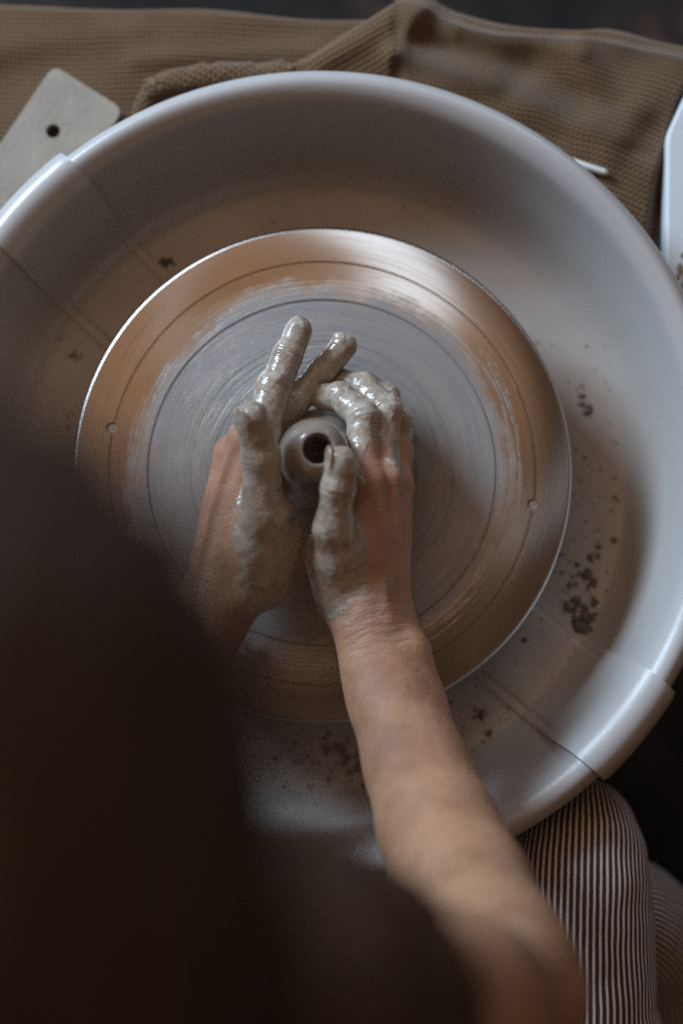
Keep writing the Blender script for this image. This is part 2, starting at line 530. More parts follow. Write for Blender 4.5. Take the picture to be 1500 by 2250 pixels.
for (u, v) in ((245, 940), (1169, 1108)):
    p = at(u, v, 0.0)
    Vp, Qp = lathe([(0.0002, -0.0009), (0.0018, -0.0010), (0.0030, -0.0013), (0.00335, -0.0011), (0.00338, -0.0024)], 20, centre=p[:2])
    link('pin_hole_plug', mesh_np('pin_hole_plug', Vp, Qp), M['smear'], wheel)
V, Q = lathe([(0.001, -0.015), (0.028, -0.0152), (0.028, -0.09), (0.001, -0.09)], 32)
link('shaft', mesh_np('shaft', V, Q), M['housing'], wheel)
V, Q = lathe([(0.02, -0.0640), (0.17, -0.0640), (0.178, -0.070), (0.178, -0.30), (0.10, -0.32), (0.02, -0.32)], 64)
V[:, 0] += PANC[0]; V[:, 1] += PANC[1]
link('housing', mesh_np('housing', V, Q), M['housing'], wheel)
for sx, sy in ((-1, -1), (1, -1), (-1, 1), (1, 1)):
    bevel_box('leg', (0.10 * sx - 0.02, 0.12 * sy - 0.02, FLOOR_Z), (0.10 * sx + 0.02, 0.12 * sy + 0.02, -0.315), 0.004, M['housing'], wheel)


# ------------------------------------------------------------------ splash pan
pan = empty('splash_pan', (PANC[0], PANC[1], FLOORPAN - 0.004))
tag(pan, 'large round pale plastic splash pan in two halves around the wheel head', 'splash pan')
RIM = 0.024
RR = 0.2425                       # radius of the lip
def pan_profile(off=0.0):
    pts = [(0.034, FLOORPAN), (0.10, FLOORPAN), (0.16, FLOORPAN), (0.188, FLOORPAN + 0.0005), (0.200, FLOORPAN + 0.004), (0.2095, FLOORPAN + 0.014),
           (0.2165, FLOORPAN + 0.032), (0.2215, FLOORPAN + 0.052), (0.2255, RIM - 0.012), (0.2290, RIM - 0.0045), (0.2345, RIM - 0.0004),
           (RR - 0.003, RIM), (RR + 0.0015, RIM - 0.0035), (RR + 0.0040, RIM - 0.0095), (RR + 0.0048, RIM - 0.0180), (RR + 0.0046, RIM - 0.0240)]
    c = smooth_curve(pts, 90)
    d = np.gradient(c, axis=0); d /= np.linalg.norm(d, axis=1)[:, None]
    nrm = np.stack([-d[:, 1], d[:, 0]], 1)
    return c + nrm * off, nrm
JA = R(-40.0)
outer, nrm = pan_profile(0.0)
back = outer - nrm * 0.0028
sect = np.vstack([outer, back[::-1]])
for k, (a0, a1) in enumerate(((JA, JA + math.pi), (JA + math.pi, JA + 2 * math.pi))):
    V, Q = lathe(sect, 160, a0, a1, PANC)
    n = 160; m = len(sect)
    ends = [[(i * n) + 0, ((i + 1) * n) + 0, ((m - 2 - i) * n) + 0, ((m - 1 - i) * n) + 0] for i in range(len(outer) - 1)]
    ends2 = [[e[3] + n - 1, e[2] + n - 1, e[1] + n - 1, e[0] + n - 1] for e in ends]
    me = mesh_np('pan_half', V, np.vstack([Q, ends, ends2]))
    o = link('pan_half', me, M['pan'], pan)
    me.set_sharp_from_angle(angle=R(50))
# overlapping joint straps: parallel-sided strips over the seam, one at each end
for sgn in (0, 1):
    ang = JA + sgn * (math.pi - R(3.2))
    ca, sa = math.cos(ang), math.sin(ang)
    tw = np.array([-0.0335, -0.0332, -0.0325, -0.030, -0.0265, -0.0258, -0.0245, -0.012, 0, 0.012, 0.0245, 0.0258, 0.0265, 0.030, 0.0325, 0.0332, 0.0335])
    ht = np.array([-0.0008, 0.0004, 0.0011, 0.0013, 0.0013, 0.0020, 0.0023, 0.0023, 0.0023, 0.0023, 0.0023, 0.0020, 0.0013, 0.0013, 0.0011, 0.0004, -0.0008])
    # on the lip the strap is one smooth thick sleeve
    rows = []
    keep = outer[:, 0] > 0.06
    for j, (pr, nr) in enumerate(zip(outer[keep], nrm[keep])):
        lipf = float(sstep(0.205, 0.226, pr[0]))
        j_end = keep.sum() - 1
        endr = max(0.0, 1 - (j_end - j) / 5.0)
        row = []
        for tt, hh in zip(tw, ht):
            lim = 0.0335 - 0.004 * endr ** 2
            tt2 = max(-lim, min(lim, tt))
            flat = 0.0045 if abs(tt) < 0.0333 else hh
            if abs(tt) > 0.0322: flat = min(flat, 0.0040 if abs(tt) < 0.0334 else -0.0008)
            hh2 = hh * (1 - lipf) + flat * lipf
            rr = pr[0] + nr[0] * hh2; zz = pr[1] + nr[1] * hh2
            along = math.sqrt(max(rr * rr - tt2 * tt2, 1e-6))
            row.append((PANC[0] + along * ca - tt2 * sa, PANC[1] + along * sa + tt2 * ca, zz))
        rows.append(row)
    V = np.array(rows)
    # close the lower lip end
    last = V[-1].copy(); last[:, 2] -= 0.0006
    cen = np.array([PANC[0], PANC[1], 0]); dirv = last - cen; dirv[:, 2] = 0
    last -= dirv / np.linalg.norm(dirv, axis=1)[:, None] * 0.004
    V = np.concatenate([V, last[None]], 0)
    me = mesh_np('joint_strap', V.reshape(-1, 3), grid_quads(V.shape[0], V.shape[1]))
    o = link('joint_strap', me, M['pan'], pan)
    me.set_sharp_from_angle(angle=R(40))

# ------------------------------------------------------------------ clay crumbs on the pan floor
def crumb_mesh():
    VV, QQ = [], []
    ico = []
    bm = bmesh.new(); bmesh.ops.create_icosphere(bm, subdivisions=2, radius=1.0)
    bv = np.array([v.co[:] for v in bm.verts]); bf = np.array([[v.index for v in f.verts] for f in bm.faces]); bm.free()
    spots = []
    def cl(u, v, n, su, sv, ang, rmin, rmax):
        for _ in range(n):
            a, b = rng.normal(0, su), rng.normal(0, sv)
            spots.append((u + a * math.cos(ang) - b * math.sin(ang), v + a * math.sin(ang) + b * math.cos(ang), rng.uniform(rmin, rmax) * (0.5 + 0.9 * rng.random() ** 3)))
    cl(1288, 888, 16, 16, 7, R(60), 3, 8); cl(1300, 1225, 16, 16, 6, R(-75), 3, 7)
    cl(1272, 1345, 34, 22, 12, R(60), 4, 10); cl(1300, 1290, 16, 22, 6, R(80), 3, 8); cl(1308, 1380, 10, 14, 8, R(50), 3, 7)
    cl(1240, 1250, 20, 40, 60, 0, 1.2, 4); cl(1330, 1350, 10, 40, 50, 0, 1, 3.2)
    cl(1055, 1570, 10, 10, 6, 0, 3, 8); cl(1050, 1590, 26, 45, 40, 0, 1.2, 4.5); cl(1080, 1610, 8, 10, 8, 0, 2, 5)
    cl(1290, 1450, 14, 25, 35, 0, 1, 4); cl(1150, 1640, 14, 50, 30, 0, 1, 3)
    cl(710, 1640, 8, 10, 5, R(40), 3, 7); cl(790, 1680, 26, 28, 12, R(20), 3, 9); cl(800, 1720, 18, 20, 25, 0, 3, 9)
    cl(700, 1640, 44, 70, 40, 0, 1.2, 5); cl(830, 1760, 14, 10, 22, 0, 3, 8); cl(660, 1690, 10, 20, 14, 0, 2, 5)
    cl(168, 783, 9, 9, 6, 0, 3, 8); cl(372, 578, 9, 8, 6, 0, 3, 7); cl(300, 522, 6, 8, 5, R(30), 2, 5); cl(244, 530, 5, 10, 4, 0, 1, 3)
    cl(888, 457, 3, 3, 3, 0, 3, 5); cl(600, 488, 3, 5, 3, 0, 2, 4); cl(200, 800, 20, 70, 120, 0, 0.8, 2.4)
    cl(1330, 1100, 70, 45, 150, 0, 0.8, 2.8); cl(1300, 1180, 60, 55, 130, 0, 1.5, 4.5); cl(1270, 800, 24, 50, 60, 0, 1.2, 4); cl(720, 1690, 80, 90, 45, 0, 1.5, 5); cl(1250, 1330, 50, 70, 90, 0, 1.2, 4); cl(1040, 1600, 24, 40, 40, 0, 1.5, 4); cl(1280, 1250, 90, 60, 110, R(-20), 0.7, 2.6); cl(1060, 1600, 70, 60, 45, 0, 0.7, 2.4); cl(730, 1680, 90, 80, 50, 0, 0.7, 2.6); cl(1240, 1500, 40, 60, 60, 0, 0.7, 2.2); cl(1120, 700, 10, 120, 80, 0, 0.8, 2.2); cl(700, 430, 12, 200, 30, 0, 0.8, 2.2); cl(145, 930, 5, 10, 10, 0, 2, 4)
    for (u, v, r) in spots:
        p = at(u, v, FLOORPAN + 0.001)
        rad = math.hypot(p[0] - PANC[0], p[1] - PANC[1])
        if rad > 0.198: continue
        a = math.atan2(p[1] - PANC[1], p[0] - PANC[0]) - JA
        strap = abs(math.sin(a) * rad) < 0.0345
        z = FLOORPAN + (0.0024 if strap else 0.0001) + (0.002 if rad > 0.19 else 0)
        s = r / 3380.0
        o = rng.random(3) * 10
        sh = bv * np.array([s * rng.uniform(0.7, 1.7), s * rng.uniform(0.7, 1.3), min(s * 0.55, 0.0013)])
        sh = sh * (1 + 0.45 * vnoise(bv + o, 1.6))[:, None]
        th = rng.random() * 6.28
        rot = np.array([[math.cos(th), -math.sin(th), 0], [math.sin(th), math.cos(th), 0], [0, 0, 1]])
        VV.append(sh @ rot.T + np.array([p[0], p[1], z]))
        QQ.append(bf + sum(len(k) for k in VV[:-1]))
    return mesh_np('clay_crumbs', np.vstack(VV), np.vstack(QQ))
tag(link('clay_crumbs', crumb_mesh(), M['crumb']), 'dark crumbs and spatter of clay on the pan floor', 'clay crumbs', kind='stuff')

# single chips stuck on the pan lip and wall
def chip(u, v, z, sx, sy, sz, label):
    bm = bmesh.new(); bmesh.ops.create_icosphere(bm, subdivisions=2, radius=1.0)
    p = at(u, v, z)
    for w in bm.verts:
        c = np.array(w.co[:]); k = 1 + 0.35 * float(vnoise(c[None] + u, 1.5)[0])
        w.co = Vector((c[0] * sx * k + p[0], c[1] * sy * k + p[1], c[2] * sz * k + p[2]))
    me = bpy.data.meshes.new('clay_chip'); bm.to_mesh(me); bm.free()
    tag(link('clay_chip', me, M['crumb']), label, 'clay chip', 'clay chips stuck on the pan')
chip(1082, 274, 0.0185, 0.0010, 0.0016, 0.001, 'small dark clay chip on the pan lip at upper right')
chip(475, 310, -0.030, 0.0022, 0.0010, 0.0014, 'flat dark clay chip high on the upper left pan wall')
chip(296, 358, -0.024, 0.0013, 0.0010, 0.0012, 'tiny dark clay chip on the pan wall by the joint strap')
chip(735, 229, 0.0, 0.0012, 0.0008, 0.0010, 'tiny clay chip on the top of the pan wall, straight behind the pot')

# ------------------------------------------------------------------ waffle towel behind the pan
towel = empty('waffle_towel', at(750, 120, -0.062))
tag(towel, 'ochre brown waffle cloth spread and bunched on the table behind the pan', 'towel')

def ridge(u, v, p1, p2, w):
    p1, p2 = np.array(p1, float), np.array(p2, float)
    P = np.stack([u.ravel(), v.ravel()], 1)
    d, h = seg(P, p1, p2)
    return np.exp(-(d / w) ** 2).reshape(u.shape)

def sheet_world(u, v, z):
    d = FWD[None] + np.outer((u.ravel() - 750) / FPX, (1, 0, 0)) + np.outer((1125 - v.ravel()) / FPX, UPV)
    s = (z.ravel() - CAM[2]) / d[:, 2]
    return CAM + s[:, None] * d

def make_lower_sheet():
    nu, nv = 190, 110
    us = np.linspace(-200, 1000, nv)
    rows = []
    edge_v = 22 + 40 * np.clip((us + 100) / 1000, 0, 1) ** 1.4 + 4 * np.sin(us / 90)
    t = np.linspace(0, 1, nu) ** 1.0
    U, T = np.meshgrid(us, t)
    Vv = edge_v[None] + T * (np.clip(240 + ((us - 700) / 700) ** 2 * 260, 240, 560)[None] - edge_v[None])
    z = -0.0405 + 0.0012 * np.sin(U / 70 + Vv / 40) + 0.003 * ridge(U, Vv, (-50, 120), (300, 60), 40) + 0.0025 * ridge(U, Vv, (300, 130), (700, 110), 25)
    P = sheet_world(U, Vv, z).reshape(nu, nv, 3)
    # roll over the back edge of the table and hang down
    e = P[0].copy()
    hang = []
    for k in range(28, 0, -1):
        a = min(k / 6, 1) * math.pi / 2
        q = e.copy()
        q[:, 1] += 0.006 * math.sin(a) + 0.004 * np.sin(us / 60) * (k / 28)
        q[:, 2] -= 0.006 * (1 - math.cos(a)) + max(0, k - 6) * 0.007
        hang.append(q)
    G = np.concatenate([np.array(hang), P], 0)
    n = G.shape[0]
    seglen = np.linalg.norm(np.diff(G, axis=0), axis=2)
    vv = np.vstack([np.zeros((1, nv)), np.cumsum(seglen, 0)])
    vv = vv - vv[28:29]
    weave = np.stack([np.broadcast_to(G[28, :, 0][None], (n, nv)), vv + 0.008 * np.broadcast_to(us[None] / 1000, (n, nv)), np.zeros((n, nv))], -1)
    me = mesh_np('lower_layer', G.reshape(-1, 3), grid_quads(n, nv)[:, ::-1], {'weave': weave.reshape(-1, 3)})
    o = link('lower_layer', me, M['waffle'], towel)
    md = o.modifiers.new('thick', 'SOLIDIFY'); md.thickness = 0.0022; md.offset = -1
    return P
lowP = make_lower_sheet()

def make_upper_sheet():
    nu, nv = 220, 260                                  # t rows, s columns
    s = np.linspace(0, 1, nv); t = np.linspace(0, 1, nu)
    top = smooth_curve([(868, 4), (905, -6), (945, 4), (1005, 44), (1100, 70), (1250, 78), (1330, 82), (1420, 100), (1500, 114), (1575, 135)], nv)
    bot = smooth_curve([(480, 220), (650, 214), (900, 222), (1120, 320), (1300, 430), (1425, 560)], nv)
    left = smooth_curve([(868, 4), (800, 48), (740, 84), (660, 132), (560, 175), (480, 220)], nu)
    right = smooth_curve([(1575, 135), (1520, 190), (1490, 260), (1468, 350), (1452, 410), (1425, 560)], nu)
    S, T = np.meshgrid(s, t)
    C = ((1 - T)[..., None] * top[None] + T[..., None] * bot[None] + (1 - S)[..., None] * left[:, None] + S[..., None] * right[:, None]
         - ((1 - S) * (1 - T))[..., None] * top[0] - (S * (1 - T))[..., None] * top[-1] - ((1 - S) * T)[..., None] * bot[0] - (S * T)[..., None] * bot[-1])
    U, Vv = C[..., 0], C[..., 1]
    z = -0.0365 + 0.011 * sstep(0, 0.05, S) * sstep(0, 0.06, T)
    z += 0.010 * ridge(U, Vv, (890, 20), (700, 140), 34) + 0.008 * ridge(U, Vv, (925, 20), (870, 110), 26)
    z += 0.006 * ridge(U, Vv, (880, 120), (1080, 180), 34) + 0.005 * ridge(U, Vv, (1080, 180), (1330, 300), 42)
    z += 0.007 * ridge(U, Vv, (1010, 60), (1270, 110), 28) + 0.006 * ridge(U, Vv, (1280, 90), (1320, 250), 36)
    z -= 0.003 * ridge(U, Vv, (900, 90), (1150, 150), 24) + 0.002 * ridge(U, Vv, (1180, 160), (1350, 230), 26)
    z += 0.006 * ridge(U, Vv, (1300, 420), (1400, 250), 40) - 0.0015 * ridge(U, Vv, (1230, 300), (1420, 340), 20)
    z += 0.0016 * np.sin(U / 37 + Vv / 29) + 0.0012 * np.sin(U / 61 - Vv / 23)
    z = -0.0255 + (z + 0.0255) * 0.62
    crease = sstep(850, 872, U) * (1 - sstep(872, 900, U)) * (Vv < 190)
    z -= 0.002 * crease
    rdrop = sstep(0.965, 1.0, S)
    z -= 0.016 * rdrop
    P = sheet_world(U, Vv, z).reshape(nu, nv, 3)
    e = P[0].copy(); hang = []
    for k in range(22, 0, -1):
        a = min(k / 6, 1) * math.pi / 2
        q = e.copy(); q[:, 1] += 0.007 * math.sin(a) + 0.006 * np.sin(s * 20) * (k / 22); q[:, 2] -= 0.007 * (1 - math.cos(a)) + max(0, k - 6) * 0.007
        hang.append(q)
    G = np.concatenate([np.array(hang), P], 0); n = G.shape[0]
    # right border hangs down too
    e = G[:, -1].copy(); side = []
    for k in range(1, 16):
        a = min(k / 6, 1) * math.pi / 2
        q = e.copy(); q[:, 0] += 0.003 * math.sin(a); q[:, 2] -= 0.004 * (1 - math.cos(a)) + max(0, k - 5) * 0.006
        side.append(q)
    G = np.concatenate([G, np.array(side).transpose(1, 0, 2)], 1); m = G.shape[1]
    Ug = np.concatenate([np.repeat(U[:1], 22, 0), U], 0); Ug = np.concatenate([Ug, np.repeat(Ug[:, -1:], 15, 1)], 1)
    dv = np.linalg.norm(np.diff(G, axis=0), axis=2); vv = np.vstack([np.zeros((1, m)), np.cumsum(dv, 0)]); vv -= vv[22:23]
    du = np.linalg.norm(np.diff(G, axis=1), axis=2); uu = np.hstack([np.zeros((n, 1)), np.cumsum(du, 1)])
    vref = vv.mean(1, keepdims=True)
    vrow = 0.72 * vv + 0.28 * vref
    ang = R(30)
    fu = G[..., 0] * math.cos(ang) + G[..., 1] * math.sin(ang); fv = -G[..., 0] * math.sin(ang) + G[..., 1] * math.cos(ang)
    flap = Ug < 868
    weave = np.stack([np.where(flap, fu, uu), np.where(flap, fv, vrow), np.zeros((n, m))], -1)
    me = mesh_np('folded_layer', G.reshape(-1, 3), grid_quads(n, m)[:, ::-1], {'weave': weave.reshape(-1, 3)})
    o = link('folded_layer', me, M['waffle'], towel)
    md = o.modifiers.new('thick', 'SOLIDIFY'); md.thickness = 0.0022; md.offset = -1
make_upper_sheet()

def make_hem():
    """curled hem that leaves the fold and ends in a frayed corner"""
    ctr = [atc(640, 165, -2.6), atc(560, 170, -2.5), atc(480, 168, -2.4), atc(410, 176, -2.6), atc(355, 190, -2.9), atc(330, 215, -3.2), atc(305, 260, -3.4)]
    c = smooth_curve(ctr, 90); n = len(c); ns = 28
    rad = np.interp(np.linspace(0, 1, n), [0, 0.3, 0.6, 0.78, 0.9, 1], [0.0075, 0.0075, 0.0068, 0.0066, 0.0060, 0.0045])
    T = np.gradient(c, axis=0); T /= np.linalg.norm(T, axis=1)[:, None]
    side = np.cross(T, (0, 0, 1)); side /= np.linalg.norm(side, axis=1)[:, None]
    up = np.cross(side, T)
    th = np.linspace(0, 2 * math.pi, ns, endpoint=False)
    V = c[:, None] + rad[:, None, None] * (np.cos(th)[None, :, None] * side[:, None] * 1.25 + np.sin(th)[None, :, None] * up[:, None])
    V = V.reshape(-1, 3); V = V + 0.0011 * vnoise(V, 160)[:, None] * np.array([1, 1, 1])
    L = np.concatenate([[0], np.cumsum(np.linalg.norm(np.diff(c, axis=0), axis=1))])
    wv = np.stack([np.repeat(L[:, None], ns, 1), L[:, None] * 0.5 + th[None] * 0.007, np.zeros((n, ns))], -1).reshape(-1, 3)
    Q = grid_quads(n, ns, True)
    link('rolled_hem', mesh_np('rolled_hem', V, Q, {'weave': wv}), M['waffle'], towel)
    # frayed threads at the corner
    cu = bpy.data.curves.new('frayed_threads', 'CURVE'); cu.dimensions = '3D'; cu.bevel_depth = 0.00035; cu.bevel_resolution = 1
    p0 = atc(345, 192, -2.4)
    for k in range(46):
        sp = cu.splines.new('POLY'); sp.points.add(4)
        a = rng.normal(R(150), 0.55); l = rng.uniform(0.004, 0.009); b = p0 + rng.normal(0, 0.0016, 3)
        for q in range(5):
            f = q / 4
            w = b + np.array([math.cos(a + 0.5 * f), math.sin(a + 0.5 * f), 0.15 - 0.5 * f]) * l * f
            sp.points[q].co = (*w, 1)
    o = bpy.data.objects.new('frayed_threads', cu); col.objects.link(o)
    dg = bpy.context.evaluated_depsgraph_get()
    me = bpy.data.meshes.new_from_object(o.evaluated_get(dg)); bpy.data.objects.remove(o)
    link('frayed_threads', me, simple('thread', (0.24, 0.16, 0.09), 0.9, 0.3, 300), towel)
make_hem()

# ------------------------------------------------------------------ things lying round the pan
def slab(name, outline, z0, z1, mat, parent=None, hole=None, bev=0.0012):
    bm = bmesh.new()
    def loop(pts):
        vs = [bm.verts.new((p[0], p[1], z0)) for p in pts]
        return [bm.edges.new((vs[i], vs[(i + 1) % len(vs)])) for i in range(len(vs))]
    E = loop(outline)
    if hole is not None: E += loop(hole)
    g = bmesh.ops.triangle_fill(bm, use_beauty=True, use_dissolve=True, edges=E)
    fs = [f for f in bm.faces]
    r = bmesh.ops.extrude_face_region(bm, geom=fs)
    bmesh.ops.translate(bm, verts=[v for v in r['geom'] if isinstance(v, bmesh.types.BMVert)], vec=(0, 0, z1 - z0))
    bmesh.ops.recalc_face_normals(bm, faces=bm.faces)
    me = bpy.data.meshes.new(name); bm.to_mesh(me); bm.free()
    o = link(name, me, mat, parent, smooth=False)
    md = o.modifiers.new('bevel', 'BEVEL'); md.width = bev; md.segments = 3; md.limit_method = 'ANGLE'; md.angle_limit = R(40)
    return o

def rounded(corners, rad, n=8):
    out = []
    m = len(corners)
    for i in range(m):
        p, a, b = np.array(corners[i]), np.array(corners[i - 1]), np.array(corners[(i + 1) % m])
        da = (a - p) / np.linalg.norm(a - p); db = (b - p) / np.linalg.norm(b - p)
        for k in range(n + 1):
            f = k / n
            q = (1 - f) ** 2 * (p + da * rad) + 2 * f * (1 - f) * p + f ** 2 * (p + db * rad)
            out.append(q)
    return out

zb = -0.030
c1, c2 = at(118, 143, zb)[:2], at(272, 240, zb)[:2]
w_ = (c2 - c1); ln = np.array([w_[1], -w_[0]]); ln /= np.linalg.norm(ln)
if ln[1] > 0: ln = -ln
tilt = ln * 0.26
h0 = at(117, 288, zb)[:2]
hole = [h0 + 0.0046 * np.array([math.cos(a), math.sin(a)]) for a in np.linspace(0, 2 * math.pi, 28, endpoint=False)]
pd = slab('wooden_paddle', rounded([c1, c1 + tilt, c2 + tilt, c2], 0.0075), zb - 0.007, zb, M['board'], hole=hole, bev=0.0016)
tag(pd, 'worn off-white flat paddle with a round hole lying on the cloth beside the pan', 'paddle')

arc = [PANC + 0.2410 * np.array([math.cos(a), math.sin(a)]) for a in np.linspace(R(36), R(150), 40)]
table_outline = [(0.188, arc[0][1])] + arc + [(-0.42, arc[-1][1]), (-0.42, 0.288), (0.188, 0.288)]
slab('tabletop', [np.array(q) for q in table_outline], -0.075, -0.0445, M['tabletop'], wheel, bev=0.003)

# white rod poking out from under the pan lip
a, b = at(1235, 350, -0.021), at(1334, 381, -0.021)
d = (b - a); L = np.linalg.norm(d); d /= L
prof = [(0.0004, -0.0005), (0.0018, 0.0006), (0.0022, 0.003), (0.0024, L * 0.6), (0.0030, L), (0.0004, L + 0.001)]
V, Q = lathe(prof, 20)
X = np.array([-d[1], d[0], 0]); X /= np.linalg.norm(X); Y = np.cross(d, X)
V = b - (V[:, 2:3]) * d + V[:, 0:1] * X + V[:, 1:2] * Y
tag(link('clay_tool', mesh_np('clay_tool', V, Q), M['tool']), 'thin glossy white tool handle poking out from under the pan onto the cloth', 'tool')

# white side table at the right edge
side = empty('side_table', (*at(1600, 420, FLOOR_Z)[:2], FLOOR_Z))
zt = -0.020
corn = [at(u, v, zt)[:2] for u, v in ((1464, 296), (1506, 204), (1570, 110), (1950, 110), (1950, 690), (1461, 690))]
slab('table_top', rounded(corn, 0.006, 4), zt - 0.018, zt, M['white'], side, bev=0.002)
for (u, v) in ((1530, 330), (1920, 170), (1530, 630), (1920, 630)):
    p = at(u, v, zt)
    bevel_box('leg', (p[0] - 0.012, p[1] - 0.012, FLOOR_Z), (p[0] + 0.012, p[1] + 0.012, zt - 0.0185), 0.002, M['white'], side)
for (u, v, sx, sy) in ((1492, 590, 6, 14), (1488, 608, 4, 8), (1499, 640, 6, 18), (1497, 560, 4, 6), (1503, 610, 6, 26)):
    p = at(u, v, zt + 0.0003)
    th = np.linspace(0, 2 * math.pi, 30, endpoint=False)
    k = 1 + 0.5 * vnoise(np.stack([np.cos(th), np.sin(th), th * 0 + u], 1), 2.5)
    ring = np.stack([p[0] + sx / 3500 * np.cos(th) * k, p[1] + sy / 3500 * np.sin(th) * k, np.full(30, zt + 0.0001)], 1)
    inner = ring * np.array([0.8, 0.8, 1]) + np.array([p[0] * 0.2, p[1] * 0.2, 0.0006])
    VV = np.vstack([ring, inner, [[p[0], p[1], zt + 0.0009]]])
    F = [(i, (i + 1) % 30, 30 + (i + 1) % 30, 30 + i) for i in range(30)] + [(30 + i, 30 + (i + 1) % 30, 60, 60) for i in range(30)]
    me = bpy.data.meshes.new('clay_smear'); me.from_pydata(VV.tolist(), [], [tuple(dict.fromkeys(f)) for f in F])
    link('clay_smear', me, M['smear'], side)
tag(side, 'white board of a side table with brown clay smears at the right edge', 'side table')

# blue tub on the floor, only its rim reaches the picture
p = at(1692, 2150, FLOOR_Z + 0.2)
V, Q = lathe([(0.001, 0.004), (0.060, 0.004), (0.072, 0.20), (0.078, 0.202), (0.078, 0.196), (0.074, 0.194), (0.064, 0.0), (0.001, 0.0)][::-1], 48, centre=(0, 0))
o = link('blue_tub', mesh_np('blue_tub', V, Q), M['blue'])
o.location = (p[0], p[1], FLOOR_Z)
tag(o, 'blue plastic tub on the floor at the right edge past the striped leg', 'tub')

# ------------------------------------------------------------------ the pot
PH = 0.104
mouth = at(702, 986, PH)[:2]
prof = [(0.0005, 0.0003), (0.047, 0.0003), (0.0475, 0.004), (0.0445, 0.010), (0.0400, 0.020), (0.0325, 0.035), (0.0262, 0.052), (0.0215, 0.068), (0.0194, 0.078),
        (0.0184, 0.0870), (0.0168, 0.0945), (0.0146, 0.0996), (0.0112, 0.1031), (0.0092, PH), (0.0084, 0.1034), (0.0080, 0.1010), (0.0078, 0.095), (0.0100, 0.080), (0.0120, 0.060), (0.0120, 0.03), (0.0005, 0.028)]
c = smooth_curve(prof, 110)
V, Q = lathe(c, 96)
fz = (np.clip(V[:, 2], 0, PH) / PH)[:, None]
V[:, :2] += fz ** 1.2 * mouth + np.array([-0.0035, 0.0008]) * np.exp(-((fz - 0.72) / 0.22) ** 2)
V += 0.0006 * vnoise(V, 90)[:, None]
tag(link('clay_pot', mesh_np('clay_pot', V, Q), M['clay']), 'small wet grey clay pot with narrow round mouth being shaped on the wheel', 'pot')

# ------------------------------------------------------------------ the potter
UPZ = np.array([0.0, 0.0, 1.0])
person = empty('person', (-0.12, -0.55, FLOOR_Z))
tag(person, 'potter in dark top and striped trousers cupping the pot with clay-covered hands', 'person')

def J(*rows, k=1.0):
    return [(atc(u, v, z), r * k / 1000.0) for u, v, z, r in rows]

RH = dict(
    thumb=J((752, 1300, 6.2, 14), (733, 1160, 8.8, 11.5), (743, 1070, 10.2, 9.6), (749, 1012, 10.9, 8.6), k=0.92),
    fingers=[
        J((797, 1066, 7.0, 11.0), (797, 918, 6.5, 9.0), (747, 873, 5.6, 8.2), (712, 873, 4.9, 7.4), k=1.03),
        J((836, 1060, 6.2, 11.0), (846, 905, 5.4, 9.2), (797, 853, 4.3, 8.4), (752, 842, 3.5, 7.6), k=1.03),
        J((862, 1074, 4.8, 10.5), (874, 935, 3.9, 8.8), (846, 872, 2.9, 8.0), (800, 846, 2.2, 7.2), k=1.03),
        J((864, 1105, 3.3, 9.5), (880, 995, 2.4, 7.8), (868, 930, 1.7, 7.2), (838, 892, 1.3, 6.6), k=0.92)],
    wrist=J((822, 1372, 5.4, 18.5))[0],
    arm=J((822, 1372, 5.4, 18.5), (845, 1450, 6.0, 19.4), (877, 1560, 7.2, 21.2), (921, 1700, 9.8, 24.0), (968, 1830, 13.2, 27.2), (1022, 1965, 17.2, 29.8), (1082, 2100, 22.0, 30.6), (1112, 2185, 25.0, 31.0)),
    upper=J((1112, 2185, 25.0, 31.0), (975, 2235, 34.5, 36.0), (520, 2300, 47.5, 48.0)),
    heel=J((722, 1215, 6.2, 14.5), (752, 1320, 5.0, 15)),
    back=np.array([0.62, 0.1, 0.78]), thumbnail=np.array([-0.92, 0.15, 0.36]))
LH = dict(
    thumb=J((545, 1285, 6.0, 17), (580, 1130, 8.6, 13.5), (573, 1005, 10.2, 10.8), (554, 917, 11.4, 9.6), k=0.92),
    fingers=[
        J((560, 972, 6.7, 13.2), (603, 852, 6.3, 10.6), (632, 782, 6.0, 9.0), (657, 728, 5.7, 7.8), k=0.96),
        J((526, 1002, 5.4, 12.6), (640, 890, 4.8, 9.8), (705, 818, 4.4, 8.8), (755, 762, 4.1, 7.8), k=0.96),
        J((536, 1020, 3.3, 10.5), (612, 915, 2.9, 8.8), (650, 862, 2.4, 8.0), (700, 850, 2.0, 7.2), k=0.92),
        J((545, 1050, 2.2, 9.5), (600, 955, 1.7, 7.8), (628, 905, 1.4, 7.2), (660, 885, 1.2, 6.6), k=0.92)],
    wrist=J((470, 1335, 5.4, 19.0))[0],
    arm=J((470, 1335, 5.4, 19.0), (425, 1410, 5.8, 21.0), (365, 1530, 6.6, 24.0), (290, 1680, 8.2, 29.0), (210, 1840, 10.0, 34.0), (110, 2010, 13.0, 37.0), (60, 2090, 14.5, 38.0)),
    upper=J((60, 2090, 14.5, 38.0), (-700, 2300, 30.0, 40.0), (-1950, 2330, 47.5, 48.0)),
    heel=J((598, 1175, 6.8, 17.0), (572, 1280, 5.0, 17)),
    back=np.array([-0.8, 0.15, 0.55]), thumbnail=np.array([-0.55, 0.35, 0.76]))

